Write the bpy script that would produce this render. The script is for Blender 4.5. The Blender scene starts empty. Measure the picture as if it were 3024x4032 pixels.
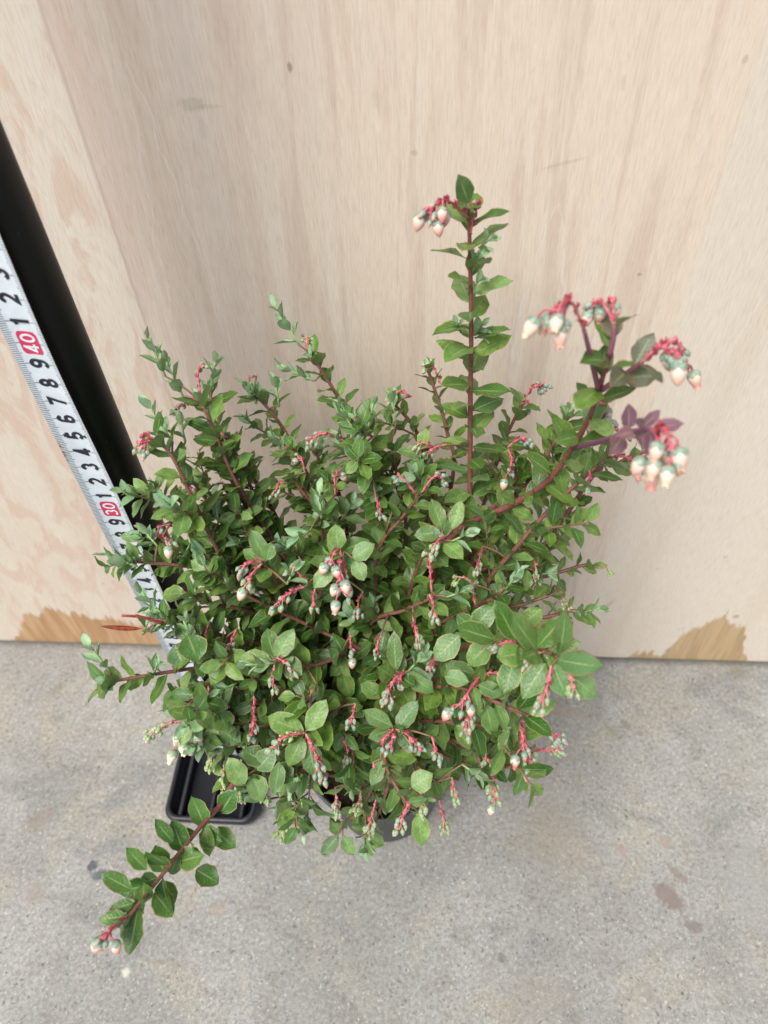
import bpy, math, random
import numpy as np
from mathutils import Vector, Matrix
R = math.radians
S = 0.01                       # everything below is written in centimetres
sc = bpy.context.scene

# ------------------------------------------------------------------ camera
FPX = 2900.0
CAMP = np.array([0.0, -33.1645, 56.967])
AX_R = np.array([0.99782167, 0.05396096, -0.03794903])
AX_U = np.array([-0.01580562, 0.75405286, 0.65662353])
AX_F = np.array([-0.06404761, 0.65459338, -0.75326317])
cd = bpy.data.cameras.new('camera')
cam = bpy.data.objects.new('camera', cd)
sc.collection.objects.link(cam)
cd.sensor_fit = 'VERTICAL'
cd.lens = 6.86
cd.sensor_height = 6.86 * 4032 / FPX
cd.sensor_width = cd.sensor_height * .75
cd.clip_start = 0.005
cd.clip_end = 200
cd.dof.use_dof = True
cd.dof.focus_distance = 0.355
cd.dof.aperture_fstop = 2.5
M = Matrix(((AX_R[0], AX_U[0], -AX_F[0], CAMP[0] * S), (AX_R[1], AX_U[1], -AX_F[1], CAMP[1] * S),
            (AX_R[2], AX_U[2], -AX_F[2], CAMP[2] * S), (0, 0, 0, 1)))
cam.matrix_world = M
sc.camera = cam

# ------------------------------------------------------------------ light
EL, AZ = 58.0, 215.0           # soft light from the upper left, in front of the board
w = bpy.data.worlds.new('World')
sc.world = w
w.use_nodes = True
wn = w.node_tree
sky = wn.nodes.new('ShaderNodeTexSky')
sky.sky_type = 'NISHITA'
sky.sun_disc = False
sky.sun_elevation = R(EL)
sky.sun_rotation = R(AZ)
sky.air_density = 1.0
sky.dust_density = 3.0
sky.ozone_density = 0.6
bg = wn.nodes['Background']
bg.inputs['Strength'].default_value = 0.105
wn.links.new(sky.outputs[0], bg.inputs[0])
sd = bpy.data.lights.new('sun', 'SUN')
sd.energy = 2.5
sd.angle = R(30)
sd.color = (1, .985, .965)
so = bpy.data.objects.new('sun', sd)
sc.collection.objects.link(so)
dv = Vector((math.sin(R(AZ)) * math.cos(R(EL)), math.cos(R(AZ)) * math.cos(R(EL)), math.sin(R(EL))))
so.rotation_euler = dv.to_track_quat('Z', 'Y').to_euler()
so.location = dv * 3
vs = sc.view_settings
sc.display_settings.display_device = 'sRGB'
vs.view_transform = 'Standard'
vs.look = 'None'
vs.gamma = 1
vs.exposure = 0.49
vs.use_curve_mapping = False
sc.cycles.max_bounces = 8
sc.cycles.transparent_max_bounces = 8


# ------------------------------------------------------------------ helpers
def ray(px, py):
    return AX_F + AX_R * (px - 1512) / FPX + AX_U * (2016 - py) / FPX


def atd(px, py, d):
    return CAMP + ray(px, py) * d


def aty(px, py, y):
    r = ray(px, py)
    return CAMP + r * ((y - CAMP[1]) / r[1])


EC = np.array([-2.8, -11.5, 20.0])
ER = np.array([12.3, 9.5, 10.0])


def dome(px, py, k=1.0, dd=0.0):
    """a point on the plant's domed outline seen at that place"""
    r = ray(px, py)
    o = (CAMP - EC) / (ER * k)
    v = r / (ER * k)
    a = v @ v
    b = o @ v
    c = o @ o - 1
    disc = b * b - a * c
    t = (-b - math.sqrt(disc)) / a if disc > 0 else -b / a
    p = CAMP + r * (t + dd)
    if p[1] > -1.5:
        p = aty(px, py, -1.5)
    return p


def nrm(v):
    v = np.asarray(v, float)
    n = np.linalg.norm(v)
    return v / n if n > 1e-9 else v


class MB:
    def __init__(self):
        self.v, self.f, self.m, self.uv, self.t = [], [], [], [], []
        self.n = 0

    def add(self, verts, faces, uv=None, tint=(0.5, 0, 0), mat=0):
        verts = np.asarray(verts, float).reshape(-1, 3)
        k = len(verts)
        self.v.append(verts)
        n = self.n
        self.f.extend([tuple(i + n for i in f) for f in faces])
        self.m.extend([mat] * len(faces))
        self.uv.append(np.zeros((k, 2)) if uv is None else np.asarray(uv, float))
        tt = np.asarray(tint, float)
        self.t.append(np.tile(tt, (k, 1)) if tt.ndim == 1 else tt)
        self.n += k

    def build(self, name, mats, parent=None, smooth=True, loc=None):
        me = bpy.data.meshes.new(name)
        V = np.concatenate(self.v) if self.v else np.zeros((0, 3))
        me.from_pydata((V * S).tolist(), [], self.f)
        for m in (mats if isinstance(mats, (list, tuple)) else [mats]):
            me.materials.append(m)
        me.polygons.foreach_set('material_index', self.m)
        if smooth:
            me.polygons.foreach_set('use_smooth', [True] * len(self.f))
        UV = np.concatenate(self.uv)
        T = np.concatenate(self.t)
        li = np.zeros(len(me.loops), dtype=np.int32)
        me.loops.foreach_get('vertex_index', li)
        ul = me.uv_layers.new(name='UVMap')
        ul.data.foreach_set('uv', UV[li].astype(np.float32).ravel())
        ca = me.color_attributes.new('tint', 'FLOAT_COLOR', 'POINT')
        ca.data.foreach_set('color', np.concatenate([T, np.ones((len(T), 1))], 1).astype(np.float32).ravel())
        me.validate()
        me.update()
        o = bpy.data.objects.new(name, me)
        sc.collection.objects.link(o)
        if parent is not None:
            o.parent = parent
            o.matrix_parent_inverse = parent.matrix_basis.inverted()
        return o


def frame(d, up=(0, 0, 1)):
    d = nrm(d)
    u = np.asarray(up, float)
    s = np.cross(d, u)
    if np.linalg.norm(s) < 1e-3:
        s = np.cross(d, (1, 0, 0))
    s = nrm(s)
    return s, nrm(np.cross(s, d))


def spline(pts, n=6):
    P = [np.asarray(p, float) for p in pts]
    if len(P) < 3:
        return [P[0] * (1 - i / n) + P[-1] * i / n for i in range(n + 1)]
    P = [2 * P[0] - P[1]] + P + [2 * P[-1] - P[-2]]
    out = []
    for i in range(1, len(P) - 2):
        a, b, c, d = P[i - 1:i + 3]
        for k in range(n):
            t = k / n
            out.append(.5 * ((2 * b) + (c - a) * t + (2 * a - 5 * b + 4 * c - d) * t * t + (3 * b - 3 * c + d - a) * t ** 3))
    out.append(P[-2])
    return out


def tube(mb, pts, r0, r1, tint=(.5, 0, 0), mat=0, ns=6, cap=True, knob=0):
    n = len(pts)
    V, UV = [], []
    up = None
    for i, p in enumerate(pts):
        d = nrm(pts[min(i + 1, n - 1)] - pts[max(i - 1, 0)])
        if up is None:
            s, up = frame(d)
        s = nrm(np.cross(d, up))
        up = nrm(np.cross(s, d))
        r = r0 + (r1 - r0) * i / (n - 1)
        if knob:
            r *= 1 + knob * rnd.uniform(-1, 1)
        for k in range(ns):
            a = 2 * math.pi * k / ns
            V.append(p + (s * math.cos(a) + up * math.sin(a)) * r)
            UV.append((i / (n - 1), k / ns))
    F = [(i * ns + k, i * ns + (k + 1) % ns, (i + 1) * ns + (k + 1) % ns, (i + 1) * ns + k) for i in range(n - 1) for k in range(ns)]
    if cap:
        F.append(tuple(range(ns - 1, -1, -1)))
        F.append(tuple((n - 1) * ns + k for k in range(ns)))
    mb.add(V, F, UV, tint, mat)


def lathe(mb, base, d, prof, ns=10, tint=(.5, 0, 0), mat=0, lobes=0, wob=0.0, up=(0, 0, 1)):
    """prof: list of (t along d, radius, u)"""
    s, u = frame(d, up)
    d = nrm(d)
    V, UV = [], []
    for j, (t, r, uu) in enumerate(prof):
        for k in range(ns):
            a = 2 * math.pi * k / ns
            tt = t
            rr = r
            if lobes and j == len(prof) - 1:
                tt = t + (wob if k % 2 else -wob * .6)
            V.append(base + d * tt + (s * math.cos(a) + u * math.sin(a)) * rr)
            UV.append((uu + (.12 if (lobes and j == len(prof) - 1 and k % 2) else 0), k / ns))
    m = len(prof)
    F = [(i * ns + k, i * ns + (k + 1) % ns, (i + 1) * ns + (k + 1) % ns, (i + 1) * ns + k) for i in range(m - 1) for k in range(ns)]
    mb.add(V, F, UV, tint, mat)


def box(mb, x0, x1, y0, y1, z0, z1, mat=0):
    V = [(x, y, z) for x in (x0, x1) for y in (y0, y1) for z in (z0, z1)]
    mb.add(V, [(0, 1, 3, 2), (4, 6, 7, 5), (0, 4, 5, 1), (2, 3, 7, 6), (0, 2, 6, 4), (1, 5, 7, 3)], mat=mat)


def tag(o, label=None, cat=None, kind=None, group=None):
    if label: o['label'] = label
    if cat: o['category'] = cat
    if kind: o['kind'] = kind
    if group: o['group'] = group
    return o


def empty(name, loc, label, cat):
    o = bpy.data.objects.new(name, None)
    o.empty_display_size = .02
    o.location = Vector(loc) * S
    sc.collection.objects.link(o)
    return tag(o, label, cat)


# ------------------------------------------------------------------ node helper
class NT:
    def __init__(self, name):
        self.m = bpy.data.materials.new(name)
        self.m.use_nodes = True
        self.t = self.m.node_tree
        self.b = self.t.nodes['Principled BSDF']
        self.out = self.t.nodes['Material Output']

    def n(self, ty, **kw):
        x = self.t.nodes.new(ty)
        for k, v in kw.items():
            setattr(x, k, v)
        return x

    def l(self, a, b):
        if isinstance(a, (int, float)):
            b.default_value = a
        elif isinstance(a, (tuple, list)):
            b.default_value = tuple(a) + ((1,) if len(a) == 3 and b.type == 'RGBA' else ())
        else:
            self.t.links.new(a, b)

    def math(self, op, a, b=None, c=None, clamp=False):
        x = self.n('ShaderNodeMath', operation=op, use_clamp=clamp)
        self.l(a, x.inputs[0])
        if b is not None: self.l(b, x.inputs[1])
        if c is not None: self.l(c, x.inputs[2])
        return x.outputs[0]

    def vmul(self, v, s):
        x = self.n('ShaderNodeVectorMath', operation='MULTIPLY')
        self.l(v, x.inputs[0])
        x.inputs[1].default_value = s
        return x.outputs[0]

    def noise(self, v, scale, detail=2, rough=.5, dist=0):
        x = self.n('ShaderNodeTexNoise')
        self.l(v, x.inputs['Vector'])
        x.inputs['Scale'].default_value = scale
        x.inputs['Detail'].default_value = detail
        x.inputs['Roughness'].default_value = rough
        x.inputs['Distortion'].default_value = dist
        return x.outputs['Fac']

    def voro(self, v, scale, rnd_=1.0):
        x = self.n('ShaderNodeTexVoronoi')
        self.l(v, x.inputs['Vector'])
        x.inputs['Scale'].default_value = scale
        x.inputs['Randomness'].default_value = rnd_
        return x

    def mix(self, f, a, b, mode='MIX'):
        x = self.n('ShaderNodeMix', data_type='RGBA', blend_type=mode)
        self.l(f, x.inputs[0])
        self.l(a, x.inputs[6])
        self.l(b, x.inputs[7])
        return x.outputs[2]

    def ss(self, v, a, b, o0=0.0, o1=1.0):
        x = self.n('ShaderNodeMapRange', interpolation_type='SMOOTHSTEP')
        self.l(v, x.inputs[0])
        x.inputs[1].default_value = a
        x.inputs[2].default_value = b
        x.inputs[3].default_value = o0
        x.inputs[4].default_value = o1
        return x.outputs[0]

    def obj(self):
        c = self.n('ShaderNodeTexCoord')
        return self.vmul(c.outputs['Object'], (100, 100, 100))      # centimetres

    def sep(self, v):
        x = self.n('ShaderNodeSeparateXYZ')
        self.l(v, x.inputs[0])
        return x.outputs

    def curve(self, v, pts):
        x = self.n('ShaderNodeFloatCurve')
        self.l(v, x.inputs['Value'])
        c = x.mapping.curves[0]
        while len(c.points) > 2:
            c.points.remove(c.points[1])
        c.points[0].location = pts[0]
        c.points[-1].location = pts[-1]
        for p in pts[1:-1]:
            c.points.new(*p)
        for p in c.points:
            p.handle_type = 'VECTOR'
        x.mapping.update()
        return x.outputs[0]

    def spot(self, a, b, cx, cy, rx, ry, rot, wob, edge=.35):
        wob = self.noise(self.P0, 1.1 / min(rx, ry) if min(rx, ry) > .15 else 3.0, 4, .65)
        """blotch mask in the a/b plane; wob: a noise value 0..1 that frays its edge"""
        dx = self.math('SUBTRACT', a, cx)
        dy = self.math('SUBTRACT', b, cy)
        c, s = math.cos(rot), math.sin(rot)
        u = self.math('ADD', self.math('MULTIPLY', dx, c / rx), self.math('MULTIPLY', dy, s / rx))
        v = self.math('ADD', self.math('MULTIPLY', dx, -s / ry), self.math('MULTIPLY', dy, c / ry))
        r = self.math('SQRT', self.math('ADD', self.math('MULTIPLY', u, u), self.math('MULTIPLY', v, v)))
        r = self.math('ADD', r, self.math('MULTIPLY', self.math('SUBTRACT', wob, .5), 1.9))
        return self.ss(r, 1 - edge, 1 + edge, 1, 0)


# ------------------------------------------------------------------ materials
def mat_plywood():
    k = NT('plywood')
    P = k.P0 = k.obj()
    x, y, z = k.sep(P)[:3]
    big = k.noise(k.vmul(P, (.16, .1, .012)), 1, 4, .55, .6)
    mid = k.noise(k.vmul(P, (1.1, .2, .05)), 1, 4, .6, .4)
    mid2 = k.noise(k.vmul(P, (.5, .2, .03)), 1.7, 3, .6, .8)
    fine = k.noise(k.vmul(P, (11, 3, .55)), 1, 5, .7, .3)
    fib = k.noise(k.vmul(P, (15, 3, 1.1)), 1, 3, .6, .3)
    grit = k.noise(P, 9, 3, .6)
    # seams between the three veneer sheets
    edge = k.noise(k.vmul(P, (0, 0, .5)), 1, 4)
    xe = k.math('ADD', x, k.math('MULTIPLY', k.math('SUBTRACT', edge, .5), .25))
    left = k.ss(xe, -15.72, -15.66, 1, 0)
    right = k.ss(xe, 12.45, 12.6, 0, 1)
    # centre sheet: pinkish by the left seam, straw towards the right
    cmask = k.ss(x, -16, -2, 0, 1)
    cen = k.mix(k.math('ADD', cmask, k.math('MULTIPLY', k.math('SUBTRACT', big, .5), 1.6), clamp=True), (.635, .53, .455), (.75, .645, .53))
    cen = k.mix(k.ss(mid, .46, .70, 0, .75), cen, (.74, .655, .56))
    cen = k.mix(k.ss(mid2, .46, .68, 0, .7), cen, (.62, .50, .41))
    band = k.ss(k.math('ABSOLUTE', k.math('ADD', x, k.math('ADD', 9.6, k.math('MULTIPLY', big, 1.2)))), .2, 1.0, 1, 0)
    band = k.math('MULTIPLY', band, k.ss(z, 18, 40, .2, .75))
    cen = k.mix(k.math('MULTIPLY', band, .6), cen, (.70, .64, .57))
    lef = k.mix(k.ss(big, .3, .7), (.66, .575, .48), (.72, .65, .555))
    lef = k.mix(k.ss(k.noise(k.vmul(P, (.5, .2, .16)), 1, 4, .6, 1.5), .48, .6, 0, .7), lef, (.64, .49, .40))
    rig = k.mix(k.ss(big, .35, .65), (.68, .60, .49), (.74, .67, .575))
    col = k.mix(left, cen, lef)
    col = k.mix(right, col, rig)
    col = k.mix(1.0, col, (1.02, 1.0, .965), 'MULTIPLY')
    # seam shade lines
    # pale growth-ring lines, cathedral shaped
    for (sx, cx, top, sl, wd) in ((-1, -21.2, 36.5, 5.5, .10), (-1, -18.2, 41.0, 3.4, .08), (-1, -26.5, 41.0, 6, .09), (1, -12.75, 46.6, 8.5, .07), (1, 5.6, 40.5, 5.0, .08),
                                  (1, 17.2, 38.5, 4.0, .09), (1, -4.4, 29, 4, .07)):
        wv = k.noise(k.vmul(P, (.6, .1, .35)), 1, 3, .55)
        dx = k.math('ABSOLUTE', k.math('SUBTRACT', x, k.math('ADD', cx - .6, k.math('MULTIPLY', wv, 1.2))))
        # arc:  z = top - sl*dx^1.6  (opens downwards, or upwards when sx<0)
        q = k.math('POWER', dx, 1.6)
        q = k.math('MULTIPLY', q, sl)
        q = k.math('MULTIPLY', q, sx)
        f = k.math('SUBTRACT', k.math('ADD', z, q), top)
        dist = k.math('DIVIDE', k.math('ABSOLUTE', k.math('ADD', f, k.math('MULTIPLY', k.math('SUBTRACT', fine, .5), 1.0))), k.math('ADD', 1.0, k.math('MULTIPLY', dx, sl * 1.6)))
        m = k.ss(dist, wd * .3, wd, .42, 0)
        m = k.math('MULTIPLY', m, k.ss(dx, 1.0, 2.4, 1, 0))
        m = k.math('MULTIPLY', m, left if cx < -16 else k.math('SUBTRACT', 1.0, left))
        col = k.mix(m, col, (.77, .70, .63))
    # fine fibres
    fm = k.ss(fine, .3, .72)
    col = k.mix(k.math('MULTIPLY', fm, .24), col, k.mix(1.0, col, (.82, .76, .70), 'MULTIPLY'))
    col = k.mix(k.math('MULTIPLY', k.ss(fib, .45, .66), .32), col, k.mix(1.0, col, (1.19, 1.18, 1.17), 'MULTIPLY'))
    col = k.mix(k.math('MULTIPLY', k.ss(fib, .34, .5, 1, 0), .30), col, k.mix(1.0, col, (.80, .73, .68), 'MULTIPLY'))
    col = k.mix(k.ss(grit, .5, .8, 0, .25), col, k.mix(1.0, col, (.86, .82, .78), 'MULTIPLY'))
    # darker line at the left seam
    sm = k.ss(k.math('ABSOLUTE', k.math('ADD', xe, 15.64)), .02, .16, .35, 0)
    col = k.mix(sm, col, (.45, .33, .28))
    # small marks and knots
    wob = k.noise(P, 3.0, 3)
    for (cx, cz, rx, rz, rot, c, st) in (
            (-6.06, 46.4, .10, .22, 0, (.16, .07, .06), .9), (-10.4, 45.05, .55, .28, 0, (.36, .31, .21), .55), (-9.75, 44.95, .5, .1, 0, (.36, .31, .21), .4),
            (-10.2, 44.1, .16, .45, 0, (.42, .36, .27), .4), (12.05, 46.3, .12, .14, 0, (.4, .28, .2), .6), (5.6, 42.35, .9, .09, .25, (.45, .34, .24), .5),
            (-1.0, 42.9, .14, .12, 0, (.36, .28, .2), .6), (14.0, 8.3, .14, .75, -.35, (.33, .25, .16), .5), (24.0, 6.95, .24, .24, 0, (.20, .16, .13), .8),
            (10.0, 36.9, .12, .10, 0, (.3, .2, .15), .8), (-8.2, 35.5, .3, .12, 0, (.45, .36, .27), .4), (20.3, 5.0, .3, .2, 0, (.42, .37, .28), .3),
            (-26.2, 9.5, .14, .2, 0, (.38, .26, .2), .5), (-25.2, 42.3, .12, .1, 0, (.3, .15, .1), .8), (16.5, 13, .14, .1, 0, (.36, .28, .2), .5),
            (20.9, 14.5, .16, .12, 0, (.36, .28, .2), .5), (28.5, 9.0, .25, .3, 0, (.45, .37, .25), .45), (13.2, 22.0, .1, .1, 0, (.3, .2, .15), .5), (7.5, 45.5, .1, .3, 0, (.5, .38, .3), .4)):
        m = k.spot(x, z, cx, cz, rx, rz, rot, wob)
        col = k.mix(k.math('MULTIPLY', m, st * .6), col, c)
    # damp orange-brown stains creeping up from the bottom edge
    def stain(pts, x0, x1, hmax):
        P2 = [((px - x0) / (x1 - x0), max(h, 0) / hmax) for px, h in pts]
        P2 = [(0, 0)] + P2 + [(1, 0)]
        u = k.math('DIVIDE', k.math('SUBTRACT', k.math('ADD', x, k.math('MULTIPLY', k.math('SUBTRACT', k.noise(k.vmul(P, (1, 1, 1)), 1.5, 2), .5), .5)), x0), x1 - x0, clamp=True)
        h = k.math('MULTIPLY', k.curve(u, P2), hmax)
        jag = k.math('MULTIPLY', k.math('SUBTRACT', k.noise(k.vmul(P, (2.6, 0, .5)), 1, 5, .7), .5), 4.2)
        m = k.ss(k.math('SUBTRACT', k.math('ADD', h, k.math('MULTIPLY', jag, k.ss(h, 0, 1.5))), z), -.25, .4)
        return k.math('MULTIPLY', m, k.ss(h, .02, .2))
    s1 = stain([(-37.6, .3), (-36.1, 2.1), (-34.7, 5.0), (-33.6, 4.8), (-32.6, 5.7), (-31.4, 5.6), (-30.8, 4.8), (-30.1, 5.2), (-29, 4.4), (-27.3, 4.4), (-26, 3.8), (-24, 3.0), (-22.5, 2.2), (-20.5, 1.6), (-16, .9), (-12, .4)], -38.2, -11, 7)
    s2 = stain([(17.0, .3), (17.6, 1.1), (18.9, 1.3), (19.7, .7), (20.6, 4.0), (21.6, 5.2), (22.4, 6.3), (23.2, 7.3), (23.7, 6.0), (25.0, 5.6), (25.6, 4.6), (26.0, 2.4), (26.7, 1.2), (27.0, .3)], 16.5, 27.3, 8)
    gr = k.noise(k.vmul(P, (1.6, .2, .12)), 1, 3, .6, .6)
    c1 = k.mix(k.ss(gr, .35, .68), (.41, .215, .085), (.56, .345, .17))
    c2 = k.mix(k.ss(gr, .35, .68), (.41, .275, .125), (.56, .39, .20))
    col = k.mix(k.math('MULTIPLY', s1, .9), col, c1)
    col = k.mix(k.math('MULTIPLY', s2, .9), col, c2)
    k.l(col, k.b.inputs['Base Color'])
    k.b.inputs['Roughness'].default_value = .62
    k.b.inputs['Specular IOR Level'].default_value = .35
    bp = k.n('ShaderNodeBump')
    bp.inputs['Strength'].default_value = .22
    bp.inputs['Distance'].default_value = .0004
    k.l(k.math('ADD', fine, fib), bp.inputs['Height'])
    k.l(bp.outputs[0], k.b.inputs['Normal'])
    return k.m


def mat_concrete():
    k = NT('concrete')
    P = k.P0 = k.obj()
    x, y, z = k.sep(P)[:3]
    big = k.noise(P, .09, 4, .6, .5)
    med = k.noise(P, .55, 5, .62, .4)
    sm = k.noise(P, 3.6, 6, .75, .3)
    fi = k.noise(P, 14, 4, .8)
    col = k.mix(k.ss(big, .3, .7), (.272, .270, .250), (.350, .350, .330))
    col = k.mix(k.ss(med, .46, .68, 0, .6), col, (.245, .235, .205))
    col = k.mix(k.ss(k.noise(P, .16, 6, .65, .8), .50, .66, 0, .7), col, (.35, .33, .275))
    col = k.mix(k.ss(k.noise(k.vmul(P, (.11, .19, 1)), 1, 6, .7, .6), .54, .66, 0, .75), col, (.225, .228, .22))
    col = k.mix(k.ss(sm, .34, .66), k.mix(1.0, col, (.73, .725, .71), 'MULTIPLY'), k.mix(1.0, col, (1.17, 1.17, 1.17), 'MULTIPLY'))
    col = k.mix(k.ss(fi, .35, .65), k.mix(1.0, col, (.86, .85, .83), 'MULTIPLY'), k.mix(1.0, col, (1.1, 1.1, 1.1), 'MULTIPLY'))
    # sand grains and pits
    wv = k.n('ShaderNodeVectorMath', operation='ADD')
    k.l(P, wv.inputs[0])
    nz = k.n('ShaderNodeTexNoise')
    k.l(P, nz.inputs['Vector'])
    nz.inputs['Scale'].default_value = 3
    k.l(k.vmul(nz.outputs['Color'], (.5, .5, .5)), wv.inputs[1])
    for sc_, th, soft, c, st, msc in ((2.3, .13, .11, (.10, .098, .09), .75, .8), (4.6, .18, .13, (.13, .125, .115), .7, 1.5), (1.1, .06, .06, (.07, .06, .05), .8, .5), (3.1, .16, .10, (.66, .65, .62), .4, 1.1), (1.6, .10, .08, (.36, .25, .18), .4, .7)):
        v = k.voro(wv.outputs[0], sc_)
        sepc = k.sep(v.outputs['Color'])
        keep = k.ss(sepc[0], .30, .45)
        m = k.math('MULTIPLY', k.ss(v.outputs['Distance'], th, th + soft, st, 0), keep)
        m = k.math('MULTIPLY', m, k.ss(k.noise(P, msc, 2), .34, .5))
        col = k.mix(m, col, c)
    wob = k.noise(P, 2.6, 6, .75)
    for (cx, cy, rx, ry, rot, c, st, ed) in (
            (16.85, -18.65, 1.05, .62, -.75, (.19, .15, .135), .75, .2), (17.85, -17.2, .85, .28, -.8, (.2, .155, .135), .65, .25), (18.25, -20.55, .52, .42, 0, (.18, .145, .13), .75, .15),
            (14.2, -15.8, .28, .55, .3, (.30, .215, .17), .65, .3), (17.4, -15.0, .5, .4, .2, (.29, .235, .19), .55, .4), (-24.4, -18.5, .35, .4, 0, (.06, .07, .09), .85, .4), (-23.7, -19.1, .55, .32, .2, (.07, .08, .10), .8, .45),
            (-29.5, -15.4, .9, .7, .5, (.24, .195, .155), .5, .5), (-28.0, -20.5, .7, .7, .3, (.25, .2, .16), .5, .5), (-20.0, -25.05, .28, .26, 0, (.60, .57, .48), .9, .5),
            (9.0, -14.8, 2.3, 3.0, .3, (.21, .185, .14), .45, .8), (7.2, -25.3, 2.6, 1.3, .1, (.25, .22, .17), .35, .7), (14.8, -6.7, .75, .16, -.95, (.17, .22, .11), .6, .5), (11.0, -5.0, 2.0, .5, -.2, (.33, .27, .21), .45, .6),
            (22.6, -17.5, 1.8, 2.4, .2, (.27, .27, .265), .45, .6), (-14.5, -21.0, .6, .4, .2, (.34, .26, .2), .5, .5), (16.0, -6.1, .3, .5, .6, (.2, .18, .15), .6, .4), (26.2, -1.0, .7, .5, 0, (.2, .17, .12), .6, .5),
            (-32.0, -4.5, .35, .6, -.5, (.19, .17, .13), .55, .6), (-31.0, -7.2, .7, .35, 0, (.2, .19, .17), .5, .6), (5.2, -23.0, .3, .3, 0, (.12, .11, .1), .6, .4), (-21, -20.2, .25, .2, 0, (.6, .6, .58), .6, .4), (14.5, -24.5, .4, .7, .4, (.24, .22, .18), .5, .5)):
        m = k.spot(x, y, cx, cy, rx, ry, rot, wob, ed)
        col = k.mix(k.math('MULTIPLY', m, st), col, c)
    # dirt and painted gap shade along the joint at the foot of the board
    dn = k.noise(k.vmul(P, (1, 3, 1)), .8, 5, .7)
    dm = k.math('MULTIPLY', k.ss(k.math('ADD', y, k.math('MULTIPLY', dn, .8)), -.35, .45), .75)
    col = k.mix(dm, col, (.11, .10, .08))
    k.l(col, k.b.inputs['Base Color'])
    k.b.inputs['Roughness'].default_value = .85
    bp = k.n('ShaderNodeBump')
    bp.inputs['Strength'].default_value = .5
    bp.inputs['Distance'].default_value = .0006
    k.l(k.math('ADD', sm, k.math('MULTIPLY', fi, .7)), bp.inputs['Height'])
    k.l(bp.outputs[0], k.b.inputs['Normal'])
    return k.m


def mat_leaf():
    k = NT('leaf')
    uv = k.n('ShaderNodeUVMap')
    u, v = k.sep(uv.outputs[0])[:2]
    at = k.n('ShaderNodeAttribute', attribute_name='tint')
    r, g, b = k.sep(at.outputs['Color'])[:3]
    P = k.obj()
    e = k.math('ABSOLUTE', k.math('SUBTRACT', k.math('MULTIPLY', v, 2), 1))
    nz = k.noise(P, 3.0, 3, .6)
    nz2 = k.noise(P, 11.0, 3, .6)
    r2 = k.ss(r, .18, .82)
    mature = k.mix(r2, (.030, .112, .008), (.198, .338, .060))
    mature = k.mix(k.ss(nz, .38, .62, 0, .55), mature, (.055, .155, .014))
    mature = k.mix(k.ss(nz2, .52, .75, 0, .40), mature, (.19, .30, .115))
    young = k.mix(r, (.25, .46, .25), (.44, .65, .38))
    young = k.mix(k.ss(nz, .4, .7, 0, .4), young, (.14, .30, .21))
    col = k.mix(g, mature, young)
    col = k.mix(b, col, k.mix(r, (.17, .055, .15), (.25, .09, .15)))
    # veins
    vein = k.math('SINE', k.math('MULTIPLY', k.math('SUBTRACT', u, k.math('MULTIPLY', e, .30)), 42))
    vm = k.math('MULTIPLY', k.ss(vein, .75, 1.0, 0, .20), k.ss(e, .8, .6))
    col = k.mix(vm, col, (.22, .33, .12))
    mid = k.math('MULTIPLY', k.ss(e, .03, .10, .7, 0), k.ss(u, .95, .5))
    col = k.mix(mid, col, k.mix(g, (.30, .38, .13), (.40, .56, .30)))
    # thin red or straw margin
    mg = k.ss(e, .86, .97)
    mg = k.math('MAXIMUM', mg, k.ss(u, .95, 1.0))
    mcol = k.mix(k.ss(k.noise(P, .35, 1), .38, .6), (.40, .38, .13), (.30, .085, .065))
    mcol = k.mix(k.math('MULTIPLY', g, .5), mcol, (.16, .09, .12))
    col = k.mix(k.math('MULTIPLY', mg, .72), col, mcol)
    # the under side is paler and duller
    geo = k.n('ShaderNodeNewGeometry')
    col = k.mix(k.math('MULTIPLY', geo.outputs['Backfacing'], .6), col, (.20, .27, .14))
    # brown blemishes
    v2 = k.voro(P, 1.5)
    bl = k.math('MULTIPLY', k.ss(v2.outputs['Distance'], .08, .22, .75, 0), k.ss(k.noise(P, .35, 2), .56, .60))
    col = k.mix(bl, col, (.10, .045, .03))
    # white dried specks
    vo = k.voro(P, 5.5)
    sp = k.math('MULTIPLY', k.ss(vo.outputs['Distance'], .04, .14, .55, 0), k.ss(k.noise(P, .6, 2), .52, .62))
    col = k.mix(k.math('MULTIPLY', sp, k.math('SUBTRACT', 1.0, g)), col, (.45, .5, .42))
    k.l(col, k.b.inputs['Base Color'])
    k.l(k.math('ADD', k.math('MULTIPLY', nz2, .22), k.math('ADD', .20, k.math('MULTIPLY', g, .28))), k.b.inputs['Roughness'])
    k.b.inputs['Specular IOR Level'].default_value = .5
    bp = k.n('ShaderNodeBump')
    bp.inputs['Strength'].default_value = .5
    bp.inputs['Distance'].default_value = .0005
    k.l(k.math('ADD', k.math('ADD', nz2, nz), k.math('MULTIPLY', vm, -2.0)), bp.inputs['Height'])
    k.l(bp.outputs[0], k.b.inputs['Normal'])
    tr = k.n('ShaderNodeBsdfTranslucent')
    k.l(k.mix(1.0, col, (1.5, 1.7, .7), 'MULTIPLY'), tr.inputs[0])
    ms = k.n('ShaderNodeMixShader')
    ms.inputs[0].default_value = .18
    k.l(k.b.outputs[0], ms.inputs[1])
    k.l(tr.outputs[0], ms.inputs[2])
    k.l(ms.outputs[0], k.out.inputs[0])
    return k.m


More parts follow.
